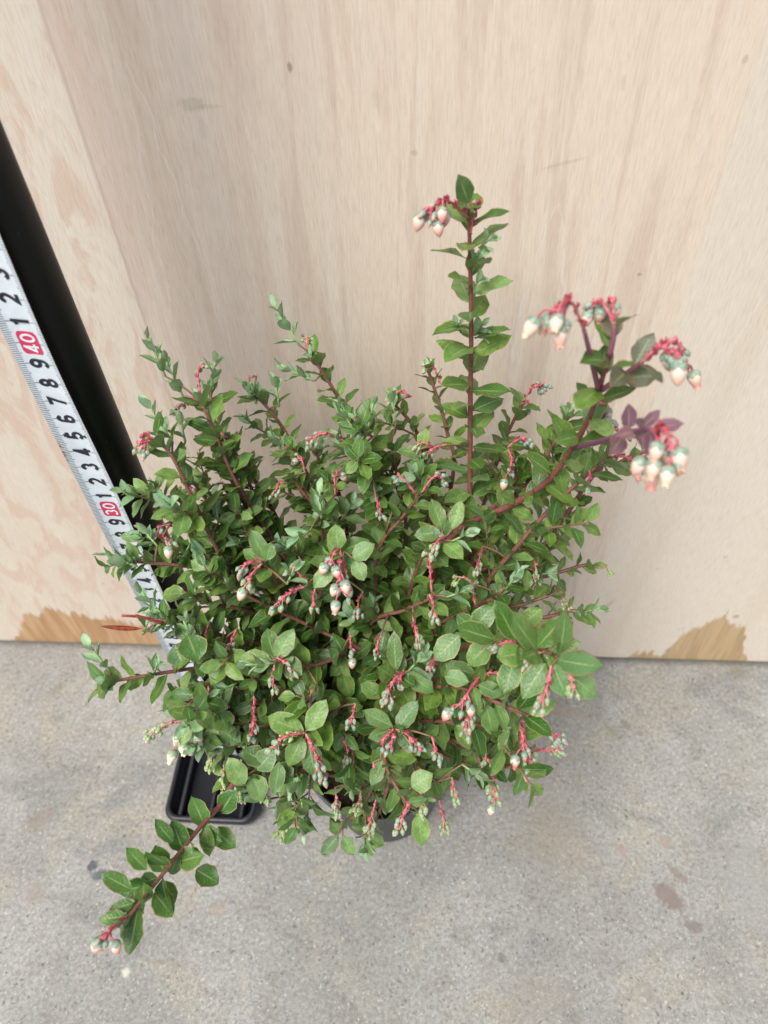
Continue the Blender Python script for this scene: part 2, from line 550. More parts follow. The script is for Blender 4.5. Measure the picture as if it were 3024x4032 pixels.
def mat_stem():
    k = NT('stem')
    at = k.n('ShaderNodeAttribute', attribute_name='tint')
    r, g, b = k.sep(at.outputs['Color'])[:3]
    P = k.obj()
    nz = k.noise(P, 8, 3, .6)
    wood = k.mix(r, (.16, .085, .05), (.22, .065, .055))
    wood = k.mix(k.ss(nz, .4, .7, 0, .6), wood, (.28, .14, .10))
    col = k.mix(g, wood, (.30, .46, .17))
    col = k.mix(b, col, (.20, .06, .14))
    k.l(col, k.b.inputs['Base Color'])
    k.b.inputs['Roughness'].default_value = .5
    bp = k.n('ShaderNodeBump')
    bp.inputs['Strength'].default_value = .4
    bp.inputs['Distance'].default_value = .0003
    k.l(nz, bp.inputs['Height'])
    k.l(bp.outputs[0], k.b.inputs['Normal'])
    return k.m


def mat_flower():
    """u: 0 at the stalk, 1 at the tip.  tint r = pinkness, g = kind (0 corolla, .5 calyx, 1 bract / stalk), b = paleness"""
    k = NT('flower')
    uv = k.n('ShaderNodeUVMap')
    u, v = k.sep(uv.outputs[0])[:2]
    at = k.n('ShaderNodeAttribute', attribute_name='tint')
    r, g, b = k.sep(at.outputs['Color'])[:3]
    P = k.obj()
    nz = k.noise(P, 6, 2)
    cor = k.mix(k.ss(u, .25, .95), (.80, .68, .55), k.mix(r, (.78, .60, .42), (.72, .20, .17)))
    cor = k.mix(k.math('MULTIPLY', b, .8), cor, (.78, .78, .58))
    cor = k.mix(k.ss(k.math('ABSOLUTE', k.math('SINE', k.math('MULTIPLY', v, 15.7))), .0, .25, .25, 0), cor, (.66, .42, .30))
    cal = k.mix(k.ss(nz, .35, .65), (.19, .31, .22), (.33, .43, .33))
    cal = k.mix(b, cal, (.34, .48, .16))
    cal = k.mix(k.math('MULTIPLY', k.ss(u, .80, 1.02), k.math('ADD', .35, k.math('MULTIPLY', r, .6), clamp=True)), cal, (.42, .13, .15))
    bra = k.mix(k.ss(nz, .3, .7), (.46, .065, .115), (.64, .18, .21))
    bra = k.mix(k.ss(u, .0, .5, .35, 0), bra, (.62, .42, .25))
    bra = k.mix(k.math('MULTIPLY', k.ss(b, .3, 1.0), .7), bra, (.46, .48, .24))
    col = k.mix(k.ss(g, .1, .4), cor, cal)
    col = k.mix(k.ss(g, .6, .9), col, bra)
    k.l(col, k.b.inputs['Base Color'])
    k.b.inputs['Roughness'].default_value = .42
    k.b.inputs['Subsurface Weight'].default_value = .25
    k.b.inputs['Subsurface Radius'].default_value = (.002, .001, .0006)
    k.b.inputs['Subsurface Scale'].default_value = .5
    return k.m


def simple(name, col, rough=.5, spec=.5, nsc=0, col2=None, bump=0, st=.5):
    k = NT(name)
    if nsc:
        P = k.obj()
        f = k.noise(P, nsc, 4, .6)
        k.l(k.mix(k.ss(f, .35, .7), col, col2 or col), k.b.inputs['Base Color'])
        k.l(k.math('ADD', rough - .08, k.math('MULTIPLY', f, .16)), k.b.inputs['Roughness'])
        if bump:
            bp = k.n('ShaderNodeBump')
            bp.inputs['Strength'].default_value = st
            bp.inputs['Distance'].default_value = bump
            k.l(f, bp.inputs['Height'])
            k.l(bp.outputs[0], k.b.inputs['Normal'])
    else:
        k.b.inputs['Base Color'].default_value = (*col, 1)
        k.b.inputs['Roughness'].default_value = rough
    k.b.inputs['Specular IOR Level'].default_value = spec
    return k.m


def mat_pole():
    k = NT('black_paint')
    P = k.obj()
    vo = k.voro(k.vmul(P, (1, 1, .35)), 2.6)
    keep = k.ss(k.noise(P, .8, 2), .55, .62)
    m = k.math('MULTIPLY', k.ss(vo.outputs['Distance'], .03, .10, .5, 0), keep)
    k.l(k.mix(m, (.0045, .0045, .005), (.16, .16, .17)), k.b.inputs['Base Color'])
    k.b.inputs['Roughness'].default_value = .42
    k.b.inputs['Specular IOR Level'].default_value = .3
    return k.m


def mat_tape():
    k = NT('tape_white')
    P = k.obj()
    x, y, z = k.sep(P)[:3]
    f = k.noise(P, 1.2, 4, .6)
    col = k.mix(k.ss(f, .35, .7), (.62, .68, .70), (.70, .76, .79))
    # rust on the left edge
    ed = k.ss(x, -16.74, -16.58, 1, 0)
    for cz, h in ((41.3, .45), (34.1, .8), (45, .4)):
        m = k.math('MULTIPLY', k.ss(k.math('ABSOLUTE', k.math('SUBTRACT', z, cz)), h * .4, h, 1, 0), ed)
        m = k.math('MULTIPLY', m, k.ss(k.noise(P, 6, 3), .4, .55))
        col = k.mix(m, col, (.40, .20, .05))
    k.l(col, k.b.inputs['Base Color'])
    k.b.inputs['Roughness'].default_value = .38
    return k.m


M_PLY = mat_plywood()
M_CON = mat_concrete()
M_LEAF = mat_leaf()
M_STEM = mat_stem()
M_FLO = mat_flower()
M_POLE = mat_pole()
M_TAPE = mat_tape()
M_INK = simple('tape_ink', (.012, .016, .028), .4)
M_RED = simple('tape_red', (.62, .03, .10), .4)
M_WHITE = simple('tape_numeral_white', (.74, .78, .80), .4)
M_BACK = simple('tape_back', (.33, .29, .20), .5)
M_TRAY = simple('black_plastic', (.010, .012, .017), .42, .5, 6, (.016, .018, .024))
M_POT = simple('grey_plastic', (.055, .056, .060), .48, .5, 3, (.085, .085, .088), .0002)
M_SOIL = simple('soil', (.018, .012, .008), .95, .2, 5, (.07, .045, .028), .003, 1)
M_DRY = simple('dry_leaf', (.20, .035, .022), .5, .4, 5, (.34, .08, .04))

# ------------------------------------------------------------------ the floor and the board
mb = MB()
box(mb, -3000, 3000, -3000, 3000, -20, 0)
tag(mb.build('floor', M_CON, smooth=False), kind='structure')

mb = MB()
box(mb, -92, 90, 0, 1.2, .18, 182)
board = mb.build('plywood_board', M_PLY, smooth=False)
tag(board, 'pale plywood board standing upright behind the plant, orange damp stains along its bottom edge', 'board')
bv = board.modifiers.new('bevel', 'BEVEL')
bv.width = .0004
bv.segments = 2
# ------------------------------------------------------------------ measuring post and tape
rnd = random.Random(5)
post = empty('measuring_post', (-15.2, -8.2, 0), 'tall black round post standing in a ribbed black foot tray, left of the plant', 'post')
PX, PY, PR = -16.05, -7.8, 1.25
mb = MB()
lathe(mb, np.array([PX, PY, .5]), (0, 0, 1), [(0, 0.01, 0), (0, PR, 0), (40, PR, .5), (78, PR, 1), (78.3, PR - .2, 1), (78.3, .01, 1)], ns=48)
o = mb.build('pole', M_POLE, post)


def rrect(cx, cy, hx, hy, r, n=6):
    out = []
    for q, (sx, sy) in enumerate(((1, 1), (-1, 1), (-1, -1), (1, -1))):
        for i in range(n + 1):
            a = math.pi / 2 * (q + i / n)
            out.append((cx + sx * (hx - r) + r * math.cos(a), cy + sy * (hy - r) + r * math.sin(a)))
    return out


mb = MB()
TX, TY = -16.1, -9.4
rings = [(3.1, 5.75, .0, .7), (3.28, 5.95, .5, .8), (3.42, 6.1, 1.05, .9), (3.44, 6.12, 1.45, .95), (3.36, 6.04, 1.6, .95), (3.14, 5.82, 1.6, .85), (3.06, 5.74, 1.45, .8), (2.95, 5.6, .35, .7)]
V = []
nR = 0
for hx, hy, zz, r in rings:
    ring = rrect(TX, TY, hx, hy, r)
    nR = len(ring)
    V += [(a, b, zz) for a, b in ring]
F = [(i * nR + q, i * nR + (q + 1) % nR, (i + 1) * nR + (q + 1) % nR, (i + 1) * nR + q) for i in range(len(rings) - 1) for q in range(nR)]
F.append(tuple((len(rings) - 1) * nR + q for q in range(nR)))
F.append(tuple(range(nR - 1, -1, -1)))
mb.add(V, F)
tray = mb.build('foot_tray', M_TRAY, post)
for xr in (-18.4, -16.1, -13.8):
    mb = MB()
    V = []
    for yy in (TY - 5.63, TY + 5.63):
        V += [(xr - .22, yy, .3), (xr - .17, yy, 1.2), (xr - .10, yy, 1.3), (xr + .10, yy, 1.3), (xr + .17, yy, 1.2), (xr + .22, yy, .3)]
    F = [(i, i + 1, i + 7, i + 6) for i in range(5)] + [(0, 6, 11, 5), (5, 4, 3, 2, 1, 0), (6, 7, 8, 9, 10, 11)]
    mb.add(V, F)
    mb.build('rib', M_TRAY, tray, smooth=False)

TL, TW, TYY = -16.76, 1.68, -9.98        # tape: left edge, width, distance


def tp(a, z, off=0.0):
    """point on the cupped tape: a across 0..1, z up"""
    cup = .16 * (4 * (a - .5) ** 2)
    lean = .35 * math.exp(-((z - 40) / 5.5) ** 2)
    return np.array([TL + .008 * max(0, z - 36) ** 1.3 + TW * a, TYY - cup - lean * a * .6 + .12 - off, z + .08])


tape = empty('measuring_tape', (TL + TW / 2, TYY, .4), 'white steel tape measure with black numbers and red tens, upright along the black post', 'tape measure')
zs = np.linspace(.4, 66, 165)
mb = MB()
V = [tp(a, z) for z in zs for a in np.linspace(0, 1, 9)] + [tp(a, z, -.03) for z in zs for a in np.linspace(0, 1, 9)]
F = []
o2 = len(zs) * 9
for i in range(len(zs) - 1):
    for q in range(8):
        F.append((i * 9 + q, i * 9 + q + 1, (i + 1) * 9 + q + 1, (i + 1) * 9 + q))
mb.add(V[:o2], F, mat=0)
mb.add(V[o2:], [f[::-1] for f in F], mat=1)
side = []
for a0 in (0, 8):
    VV = []
    for i in range(len(zs)):
        VV += [V[i * 9 + a0], V[o2 + i * 9 + a0]]
    mb.add(VV, [(2 * i, 2 * i + 1, 2 * i + 3, 2 * i + 2) for i in range(len(zs) - 1)], mat=1)
mb.build('tape_blade', [M_TAPE, M_BACK], tape)
mb = MB()


def strip(a0, a1, z, h, off=.012, n=3):
    V = []
    for i in range(n + 1):
        a = a0 + (a1 - a0) * i / n
        V += [tp(a, z - h / 2, off), tp(a, z + h / 2, off)]
    mb.add(V, [(2 * i, 2 * i + 2, 2 * i + 3, 2 * i + 1) for i in range(n)])


for mm in range(5, 655):
    z = mm / 10
    if mm % 10 == 0:
        strip(0, .30, z, .026)
        strip(.80, 1, z, .026)
    elif mm % 5 == 0:
        strip(0, .215, z, .022)
        strip(.86, 1, z, .022)
    else:
        strip(0, .17, z, .022)
        strip(.89, 1, z, .022)
    if mm % 50 == 0 and mm % 100:
        for a, s in ((.27, 1), (.83, -1)):
            mb.add([tp(a - .03 * s, z - .12, .014), tp(a - .03 * s, z + .12, .014), tp(a + .07 * s, z, .014)], [(0, 1, 2)])
mb.build('graduation_marks', M_INK, tape, smooth=False)
for zz in range(10, 66, 10):
    mb = MB()
    V = []
    ring = rrect(0, 0, .54, .43, .14, 4)
    # outline runs up the blade; split into a fan of strips so that it follows the cup
    for yy, xx in ring:
        V.append(tp(.53 + xx / TW, zz + yy, .016))
    # build in columns
    mb = MB()
    n = 10
    col = []
    for i in range(n + 1):
        xx = -.43 + .86 * i / n
        ex = max(0, abs(xx) - .29)
        hh = .54 - (.14 - math.sqrt(max(0, .14 ** 2 - ex ** 2)))
        col += [tp(.53 + xx / TW, zz - hh, .016), tp(.53 + xx / TW, zz + hh, .016)]
    mb.add(col, [(2 * i, 2 * i + 2, 2 * i + 3, 2 * i + 1) for i in range(n)])
    mb.build('red_box', M_RED, tape, smooth=False)


def arc(cx, cy, rx, ry, a0, a1, n=12):
    return [(cx + rx * math.cos(R(a0 + (a1 - a0) * i / n)), cy + ry * math.sin(R(a0 + (a1 - a0) * i / n))) for i in range(n + 1)]


# digit strokes in a box 0.62 wide and 1 high, drawn along their centre lines
DIG = {
    '0': [arc(.31, .5, .24, .41, 0, 360, 24)],
    '1': [[(.36, 0), (.36, .98)], [(.36, .84), (.27, .78), (.10, .73)]],
    '2': [arc(.31, .70, .22, .21, 165, -25, 12) + [(.40, .44), (.16, .20), (.09, .09), (.58, .09)]],
    '3': [arc(.29, .71, .20, .20, 160, -75, 12) , arc(.30, .29, .23, .21, 75, -160, 14)],
    '4': [[(.60, .27), (.08, .27), (.40, .92), (.42, .92), (.42, 0)]],
    '5': [[(.55, .91), (.18, .91), (.12, .50)] + arc(.30, .32, .24, .24, 125, -155, 16)],
    '6': [arc(.31, .30, .23, .22, 0, 360, 20), [(.09, .34), (.12, .62)] + arc(.33, .66, .21, .26, 170, 30, 8)],
    '7': [[(.05, .91), (.55, .91), (.34, .50), (.24, 0)]],
    '8': [arc(.31, .715, .19, .20, 0, 360, 20), arc(.31, .29, .23, .21, 0, 360, 20)],
    '9': [arc(.31, .70, .23, .22, 0, 360, 20), [(.53, .66), (.50, .38)] + arc(.29, .34, .21, .26, -10, -150, 8)],
}


def numeral(txt, z, size, mat, name, off, squash=1.0):
    mb = MB()
    wd = .205 if len(txt) == 1 else .155
    adv = .72
    W = adv * len(txt) - .1
    for ci, ch in enumerate(txt):
        for si, st in enumerate(DIG[ch]):
            P = [np.array(p) for p in st]
            closed = np.linalg.norm(P[0] - P[-1]) < 1e-6
            n = len(P)
            V = []
            for i in range(n):
                a = P[i - 1] if i > 0 else (P[-2] if closed else P[0])
                b = P[i + 1] if i < n - 1 else (P[1] if closed else P[-1])
                d0, d1 = P[i] - a, b - P[i]
                if np.linalg.norm(d0) < 1e-9: d0 = d1
                if np.linalg.norm(d1) < 1e-9: d1 = d0
                d0, d1 = d0 / np.linalg.norm(d0), d1 / np.linalg.norm(d1)
                t = d0 + d1
                t = t / max(np.linalg.norm(t), 1e-6)
                m = np.array([-t[1], t[0]])
                sc2 = min(1 / max(abs(m @ np.array([-d0[1], d0[0]])), .4), 1.9)
                for sg in (-1, 1):
                    q = P[i] + m * sg * wd / 2 * sc2
                    gx = (q[0] + ci * adv - W / 2) * size * squash
                    gy = (q[1] - .5) * size
                    V.append(tp(.53 - gy / TW, z + gx, off + .004 * si + .002 * (ch == '4' and i > 2)))
            mb.add(V, [(2 * i, 2 * i + 1, 2 * i + 3, 2 * i + 2) for i in range(n - 1)])
    return mb.build(name, mat, tape, smooth=False)


for zz in range(1, 66):
    if zz % 10 == 0:
        numeral(str(zz), zz, .66, M_WHITE, 'numeral', .030, .98)
    else:
        numeral(str(zz % 10) if zz > 9 else str(zz), zz, .80, M_INK, 'numeral', .020, .88)

# ------------------------------------------------------------------ the plant
plant = empty('potted_shrub', (-2.7, -12.1, 0), 'bushy small-leaved green shrub with pink and cream bell flowers in a grey nursery pot', 'plant')
PC = np.array([-3.25, -12.2, 0.0])
mb = MB()
prof = [(0.02, .01), (0.02, 3.5), (.1, 3.75), (.3, 3.85), (8.5, 5.05), (8.6, 5.3), (9.35, 5.42), (9.5, 5.4), (9.5, 5.22), (8.6, 5.05), (8.4, 4.9), (.6, 3.7), (.6, .01)]
lathe(mb, PC, (0, 0, 1), [(a, b, 0) for a, b in prof], ns=64)
mb.build('pot', M_POT, plant)
mb = MB()
rs = random.Random(3)
V = [(PC[0], PC[1], 8.2)]
nr, na = 12, 40
for i in range(1, nr + 1):
    for j in range(na):
        a = 2 * math.pi * j / na
        rr = 4.86 * i / nr
        V.append((PC[0] + rr * math.cos(a), PC[1] + rr * math.sin(a), 7.9 + rs.uniform(-.18, .25)))
F = [(0, 1 + j, 1 + (j + 1) % na) for j in range(na)]
F += [(1 + (i - 1) * na + j, 1 + i * na + j, 1 + i * na + (j + 1) % na, 1 + (i - 1) * na + (j + 1) % na) for i in range(1, nr) for j in range(na)]
mb.add(V, F)
mb.build('soil', M_SOIL, plant)

LT = np.array([0, .05, .13, .24, .38, .53, .67, .79, .88, .94, 1.0])
LW = np.array([.07, .27, .56, .83, .98, .99, .88, .67, .42, .20, .01])
LC = np.array([-1, -.55, 0, .55, 1.0])
LF = [(i * 5 + c, i * 5 + c + 1, (i + 1) * 5 + c + 1, (i + 1) * 5 + c) for i in range(10) for c in range(4)]
TT, CC = np.meshgrid(LT, LC, indexing='ij')
TT, CC = TT.ravel(), CC.ravel()
LUV = np.stack([TT, CC * .5 + .5], 1)


def leaf(mb, base, d, n, L, W, tint, curl=.15, fold=.22, twist=0.0):
    d = nrm(d)
    s = nrm(np.cross(d, n))
    n = nrm(np.cross(s, d))
    if twist:
        c_, s_ = math.cos(twist), math.sin(twist)
        s, n = s * c_ + n * s_, n * c_ - s * s_
    wp = np.repeat(LW, 5) * (1 + .06 * np.sin(TT * 17 + rnd.uniform(0, 6)))
    side = CC * wp * W / 2
    ph = rnd.uniform(0, 6)
    h = np.abs(CC) ** 1.3 * wp * W / 2 * fold - curl * L * TT ** 2 + .018 * L * np.sin(TT * 9 + ph) * CC
    h = h + .05 * W * np.sin(TT * 11 + ph * 2) * (np.abs(CC) > .9)
    bend = .06 * math.sin(ph) * L * TT ** 2
    V = base + np.outer(L * (TT - .10 * abs(curl) * TT ** 2), d) + np.outer(side + bend, s) + np.outer(h, n)
    mb.add(V, LF, LUV, tint)


UPV = np.array([-.1, -.25, 1.0])
UPW = [.6]


def leaves_along(sm, lm, pts, i0, i1, Lm, step=.55, tint_fn=None, ang=(52, 68), petiole=True, tipcrowd=True, az0=None, sizes=None):
    """leaves in a loose spiral along a polyline, between arc lengths i0..i1 (cm)"""
    P = np.array(pts)
    seg = np.linalg.norm(np.diff(P, axis=0), axis=1)
    cum = np.concatenate([[0], np.cumsum(seg)])
    tot = cum[-1]
    s = i0
    az = rnd.uniform(0, 6.28) if az0 is None else az0
    while s < min(i1, tot):
        j = min(max(np.searchsorted(cum, s) - 1, 0), len(seg) - 1)
        f = (s - cum[j]) / max(seg[j], 1e-6)
        p = P[j] * (1 - f) + P[j + 1] * f
        t = nrm(P[j + 1] - P[j])
        a_, b_ = frame(t)
        az += math.radians(137.5) + rnd.uniform(-.35, .35)
        rad = a_ * math.cos(az) + b_ * math.sin(az)
        rel = s / tot
        an = math.radians(rnd.uniform(*ang)) * (1.0 if rel < .9 else .85)
        d = t * math.cos(an) + rad * math.sin(an)
        n = t * math.sin(an) - rad * math.cos(an)
        n = nrm(n + UPV * UPW[0])
        d = nrm(d + UPV * .05)
        L = Lm * .98 * rnd.uniform(.72, 1.15) * (.85 + .15 * min(1, (tot - s) / 1.0))
        if sizes:
            L *= sizes(rel)
        W = L * rnd.uniform(.50, .66)
        tint = tint_fn(rel) if tint_fn else (rnd.betavariate(2, 2.2), max(0, rnd.gauss(.02, .05)), 0)
        b0 = p
        if petiole:
            b0 = p + d * .12
            tube(sm, [p, b0 + d * .05], .035, .025, (.9, .25, 0), ns=4, cap=False)
        leaf(lm, b0, d, n, L, W, tint, curl=rnd.uniform(-.02, .26), fold=rnd.uniform(.1, .34), twist=rnd.gauss(0, .22))
        s += step * .64 * rnd.uniform(.75, 1.25) * (.72 if (tipcrowd and tot - s < 1.2) else 1)
    return


def shoot(sm, lm, base, d, L, k=1.0):
    """young glaucous shoot: pale stem with small upright leaves"""
    d = nrm(d)
    pts = [base + d * L * i / 4 + np.array([0, 0, .03 * i * i * L * .3]) for i in range(5)]
    tube(sm, pts, .055 * k, .035 * k, (.5, .95, 0), ns=5)
    az = rnd.uniform(0, 6)
    nn = max(4, int(L / .24))
    for i in range(nn):
        f = (i + .6) / nn
        p = pts[0] * (1 - f) + pts[-1] * f
        az += 2.4
        a_, b_ = frame(d)
        rad = a_ * math.cos(az) + b_ * math.sin(az)
        an = math.radians(58 - 34 * f + rnd.uniform(-8, 8))
        dd = d * math.cos(an) + rad * math.sin(an)
        n = d * math.sin(an) - rad * math.cos(an)
        LL = k * rnd.uniform(.8, 1.1) * (1.05 - .45 * f)
        leaf(lm, p, dd, n, LL, LL * rnd.uniform(.42, .58), (rnd.uniform(.2, .9), rnd.uniform(.75, 1) if f > .3 else rnd.uniform(.5, .9), rnd.choice((0, 0, .12))), curl=rnd.uniform(-.12, .05), fold=.5)


# ---- flowers
def bell(base, d, size, pink, pale, parent, opened):
    mb = MB()
    L = .70 * size
    Rr = .245 * size
    if opened:
        prof = [(.0, .03), (.05, .6), (.2, .95), (.4, 1.0), (.62, .86), (.82, .56), (.90, .48), (.96, .62)]
    else:
        prof = [(.0, .03), (.05, .6), (.2, .95), (.4, 1.0), (.62, .88), (.8, .60), (.92, .30), (1.0, .01)]
    lathe(mb, base, d, [(a * L, b * Rr, a) for a, b in prof], ns=10, tint=(pink, 0, pale), lobes=1 if opened else 0, wob=.05 * size)
    # calyx: cap with five pointed lobes
    cp = [(-.03, .02, 0), (0, .52, .1), (.07, .83, .35), (.17, 1.02, .65), (.27, 1.08, .92)]
    lathe(mb, base, d, [(a * L, b * Rr, u) for a, b, u in cp], ns=10, tint=(max(.25, pink), .5, pale * .6), lobes=1, wob=.07 * size)
    return mb.build('bell_flower', M_FLO, parent)


def bud(mb, base, d, size, pink, pale):
    L = .34 * size
    Rr = .115 * size
    lathe(mb, base, d, [(0, .02 * Rr, 0), (.06 * L, .6 * Rr, .1), (.3 * L, Rr, .4), (.55 * L, .92 * Rr, .8), (.66 * L, .8 * Rr, 1.0)], ns=8, tint=(pink, .5, pale))
    lathe(mb, base + nrm(d) * L * .55, d, [(0, .84 * Rr, .45), (.2 * L, .62 * Rr, .75), (.42 * L, .2 * Rr, 1), (.47 * L, .01, 1)], ns=8, tint=(min(1, pink + .4), 0, pale))


def cluster(p0, p1, bells=0, buds=5, size=1.0, pink=.5, pale=0.0, arch=.35, dens=1.0, opened=.4, parent=None):
    p0, p1 = np.asarray(p0, float), np.asarray(p1, float)
    D = p1 - p0
    L = np.linalg.norm(D)
    g = np.array([0, 0, -1.0])
    mid = (p0 + p1) / 2 + np.array([0, 0, 1]) * L * arch + np.array([rnd.uniform(-.1, .1), rnd.uniform(-.1, .1), 0])
    pts = spline([p0, mid, p1], 7)
    mb = MB()
    st = (.5, 1.0, pale)
    tube(mb, pts, .052 * size, .034 * size, st, ns=6)
    join_twig(mb, p0, 1)
    n = max(4, int(L / .15 * dens))
    tgs = []
    az = rnd.uniform(0, 6)
    for i in range(n):
        f = (i + .4) / n
        q = f * (len(pts) - 1)
        j = min(int(q), len(pts) - 2)
        p = pts[j] * (1 - q + j) + pts[j + 1] * (q - j)
        t = nrm(pts[j + 1] - pts[j])
        a_, b_ = frame(t)
        az += 2.4 + rnd.uniform(-.3, .3)
        rad = a_ * math.cos(az) + b_ * math.sin(az)
        # bract: a small cupped red scale
        dd = nrm(t * .75 + rad * rnd.uniform(.5, .95))
        nn = nrm(t * .7 - rad * .75)
        bl = size * rnd.uniform(.2, .33) * (1.0 if f < .8 else .8)
        leaf(mb, p + rad * .03, dd, nn, bl, bl * .8, (.5, 1.0, min(1, pale + max(0, f - .75))), curl=-.35, fold=.8)
        if rnd.random() < .7:
            leaf(mb, p + rad * .03, nrm(t * .4 + rad + b_ * .4), nn, bl * .8, bl * .6, (.5, 1.0, pale), curl=-.35, fold=.8)
        tgs.append((f, p, t, rad))
    fl = mb.build('flower_cluster', [M_FLO, M_STEM], parent if parent else plant)
    # buds and bells hang from the outer half
    bm = MB()
    any_b = False
    buds = int(buds * 1.5)
    for q in range(buds):
        f = 1 - .5 * (q / max(1, buds)) ** 1.2
        f0, p, t, rad = min(tgs, key=lambda x: abs(x[0] - f + rnd.uniform(-.06, .06)))
        a_, b_ = frame(t)
        az = rnd.uniform(0, 6.28)
        rad = a_ * math.cos(az) + b_ * math.sin(az)
        pd = nrm(t * .7 + rad * .8 + g * .35)
        pl = size * rnd.uniform(.12, .3)
        e = p + pd * pl
        e2 = e + nrm(pd + g * .8) * pl * .5
        tube(bm, [p, e, e2], .026 * size, .03 * size, (.5, 1.0, min(1, pale + .35)), ns=5, cap=False)
        bud(bm, e2, nrm(pd * .6 + t * .5 + g * .45 + np.array([0, -.4, 0])), size * rnd.uniform(.85, 1.2), rnd.uniform(.2, 1) * pink + .1, pale)
        any_b = True
    if any_b:
        bm.build('buds', M_FLO, fl)
    if bells:
        pm = MB()
        bl = []
        for q in range(bells):
            f = .95 - .55 * q / bells
            f0, p, t, rad = min(tgs, key=lambda x: abs(x[0] - f))
            a_, b_ = frame(t)
            az = q * 2.4 + 1
            rad = nrm(a_ * math.cos(az) + b_ * math.sin(az) * .6)
            pd = nrm(rad * .9 + t * .5 + g * .2)
            pl = size * rnd.uniform(.3, .55)
            e = p + pd * pl * .5
            e2 = e + nrm(pd * .6 + g) * pl * .6
            tube(pm, spline([p, e, e2], 3), .03 * size, .04 * size, (.5, 1.0, pale * .6 + .15), ns=5, cap=False)
            bl.append((e2, nrm(pd * .45 + g + np.array([rnd.uniform(-.25, .15), rnd.uniform(-.85, -.3), 0]))))
        pm.build('flower_stalks', M_FLO, fl)
        for e2, d in bl:
            bell(e2, d, size * rnd.uniform(.8, 1.0), min(1, max(0, pink + rnd.uniform(-.3, .3))), pale, fl, rnd.random() < opened)
    return fl


ROOT = np.array([-3.0, -12.2, 8.0])


def root_pt(tip):
    dv_ = nrm(tip[:2] - ROOT[:2])
    k = rnd.uniform(.3, 2.0)
    return ROOT + np.array([dv_[0] * k, dv_[1] * k, rnd.uniform(-.1, .2)]) + np.array([rnd.uniform(-.6, .6), rnd.uniform(-.6, .6), 0])


def path_to(tip, bulge=.35):
    r = root_pt(tip)
    D = tip - r
    L = np.linalg.norm(D)
    mid = r + D * .45 + np.array([0, 0, 1]) * L * bulge * (1 - nrm(D)[2]) * .55
    side = nrm(np.cross(D, (0, 0, 1))) * rnd.uniform(-.08, .08) * L
    return spline([r, mid + side, tip], 8)


BP = []


def join_twig(mb, p, mat, r=.045, tint=(.7, .1, 0)):
    """a thin twig from p down to the nearest branch, so that nothing hangs in the air"""
    A = np.array(BP)
    d = A - p
    dist = np.linalg.norm(d, axis=1) + .35 * np.maximum(0, d[:, 2])
    q = A[int(np.argmin(dist))]
    L = np.linalg.norm(q - p)
    if .15 < L < 5:
        mid = (p + q) / 2 + np.array([0, 0, .08 * L])
        tube(mb, spline([q, mid, p], 4), r * 1.25, r, tint, mat, ns=5)


def branch(tip=None, pts=None, Lm=1.35, r0=.14, twigs=2, shoots=1, leafy=.30, reach=None, step=.52, tone=0.0, size_fn=None, red=.6, purple=0.0, ang=(52, 68)):
    """one branch: wood, side twigs and leaves.  returns (end point, end direction)"""
    if pts is None:
        pts = path_to(np.asarray(tip, float))
    P = np.array(pts)
    BP.extend(list(P[len(P) // 4:]))
    tot = np.linalg.norm(np.diff(P, axis=0), axis=1).sum()
    sm, lm, ym = MB(), MB(), MB()
    tube(sm, pts, r0, .07, (red, 0, purple), ns=7, knob=.04)

    def tf(rel):
        return (min(1, max(0, rnd.betavariate(2, 2.2) + tone)), max(0, rnd.gauss(.05, .07)), purple if purple else max(0, rnd.gauss(-.05, .08)))
    leaves_along(sm, lm, pts, tot * leafy, tot * 1.0, Lm, step, tint_fn=tf, sizes=size_fn, ang=ang)
    n = len(pts)
    for q in range(twigs):
        f = rnd.uniform(max(.3, leafy), .78)
        j = int(f * (n - 2))
        b = pts[j]
        t = nrm(pts[j + 1] - pts[j])
        a_, b_ = frame(t)
        az = rnd.uniform(0, 6.28)
        rad = a_ * math.cos(az) + b_ * math.sin(az)
        d = nrm(t * .75 + rad * .75 + np.array([0, -.05, .35]))
        l = rnd.uniform(2.2, 4.8) * (1.1 - f * .5)
        e = b + d * l
        if e[1] > -1.2 or e[2] < 12.5:
            continue
        tw = spline([b, b + d * l * .5 + np.array([0, 0, .15]), e], 5)
        tube(sm, tw, .06, .04, (red, .1, 0), ns=5)
        leaves_along(sm, lm, tw, l * .2, l, Lm * .88, step * .85, tint_fn=tf)
        if rnd.random() < .3:
            shoot(ym, ym, e, nrm(d + np.array([0, -.2, .5])), rnd.uniform(.7, 1.3))
    tip_d = nrm(pts[-1] - pts[-2])
    for q in range(shoots):
        d = nrm(tip_d + np.array([rnd.uniform(-.6, .6), rnd.uniform(-.6, .2), rnd.uniform(0, .7)]))
        shoot(ym, ym, pts[-1] - tip_d * rnd.uniform(.2, 1.2), d, rnd.uniform(.5, .9), .85)
    bo = sm.build('branch', M_STEM, plant)
    if lm.n:
        lm.build('leaves', M_LEAF, bo)
    if ym.n:
        ym.build('young_leaves', M_LEAF, bo)
    return pts[-1], tip_d, bo


def poly(spec, n=6):
    """[(px, py, depth)] -> smooth 3-D path"""
    return spline([atd(a, b, c) for a, b, c in spec], n)


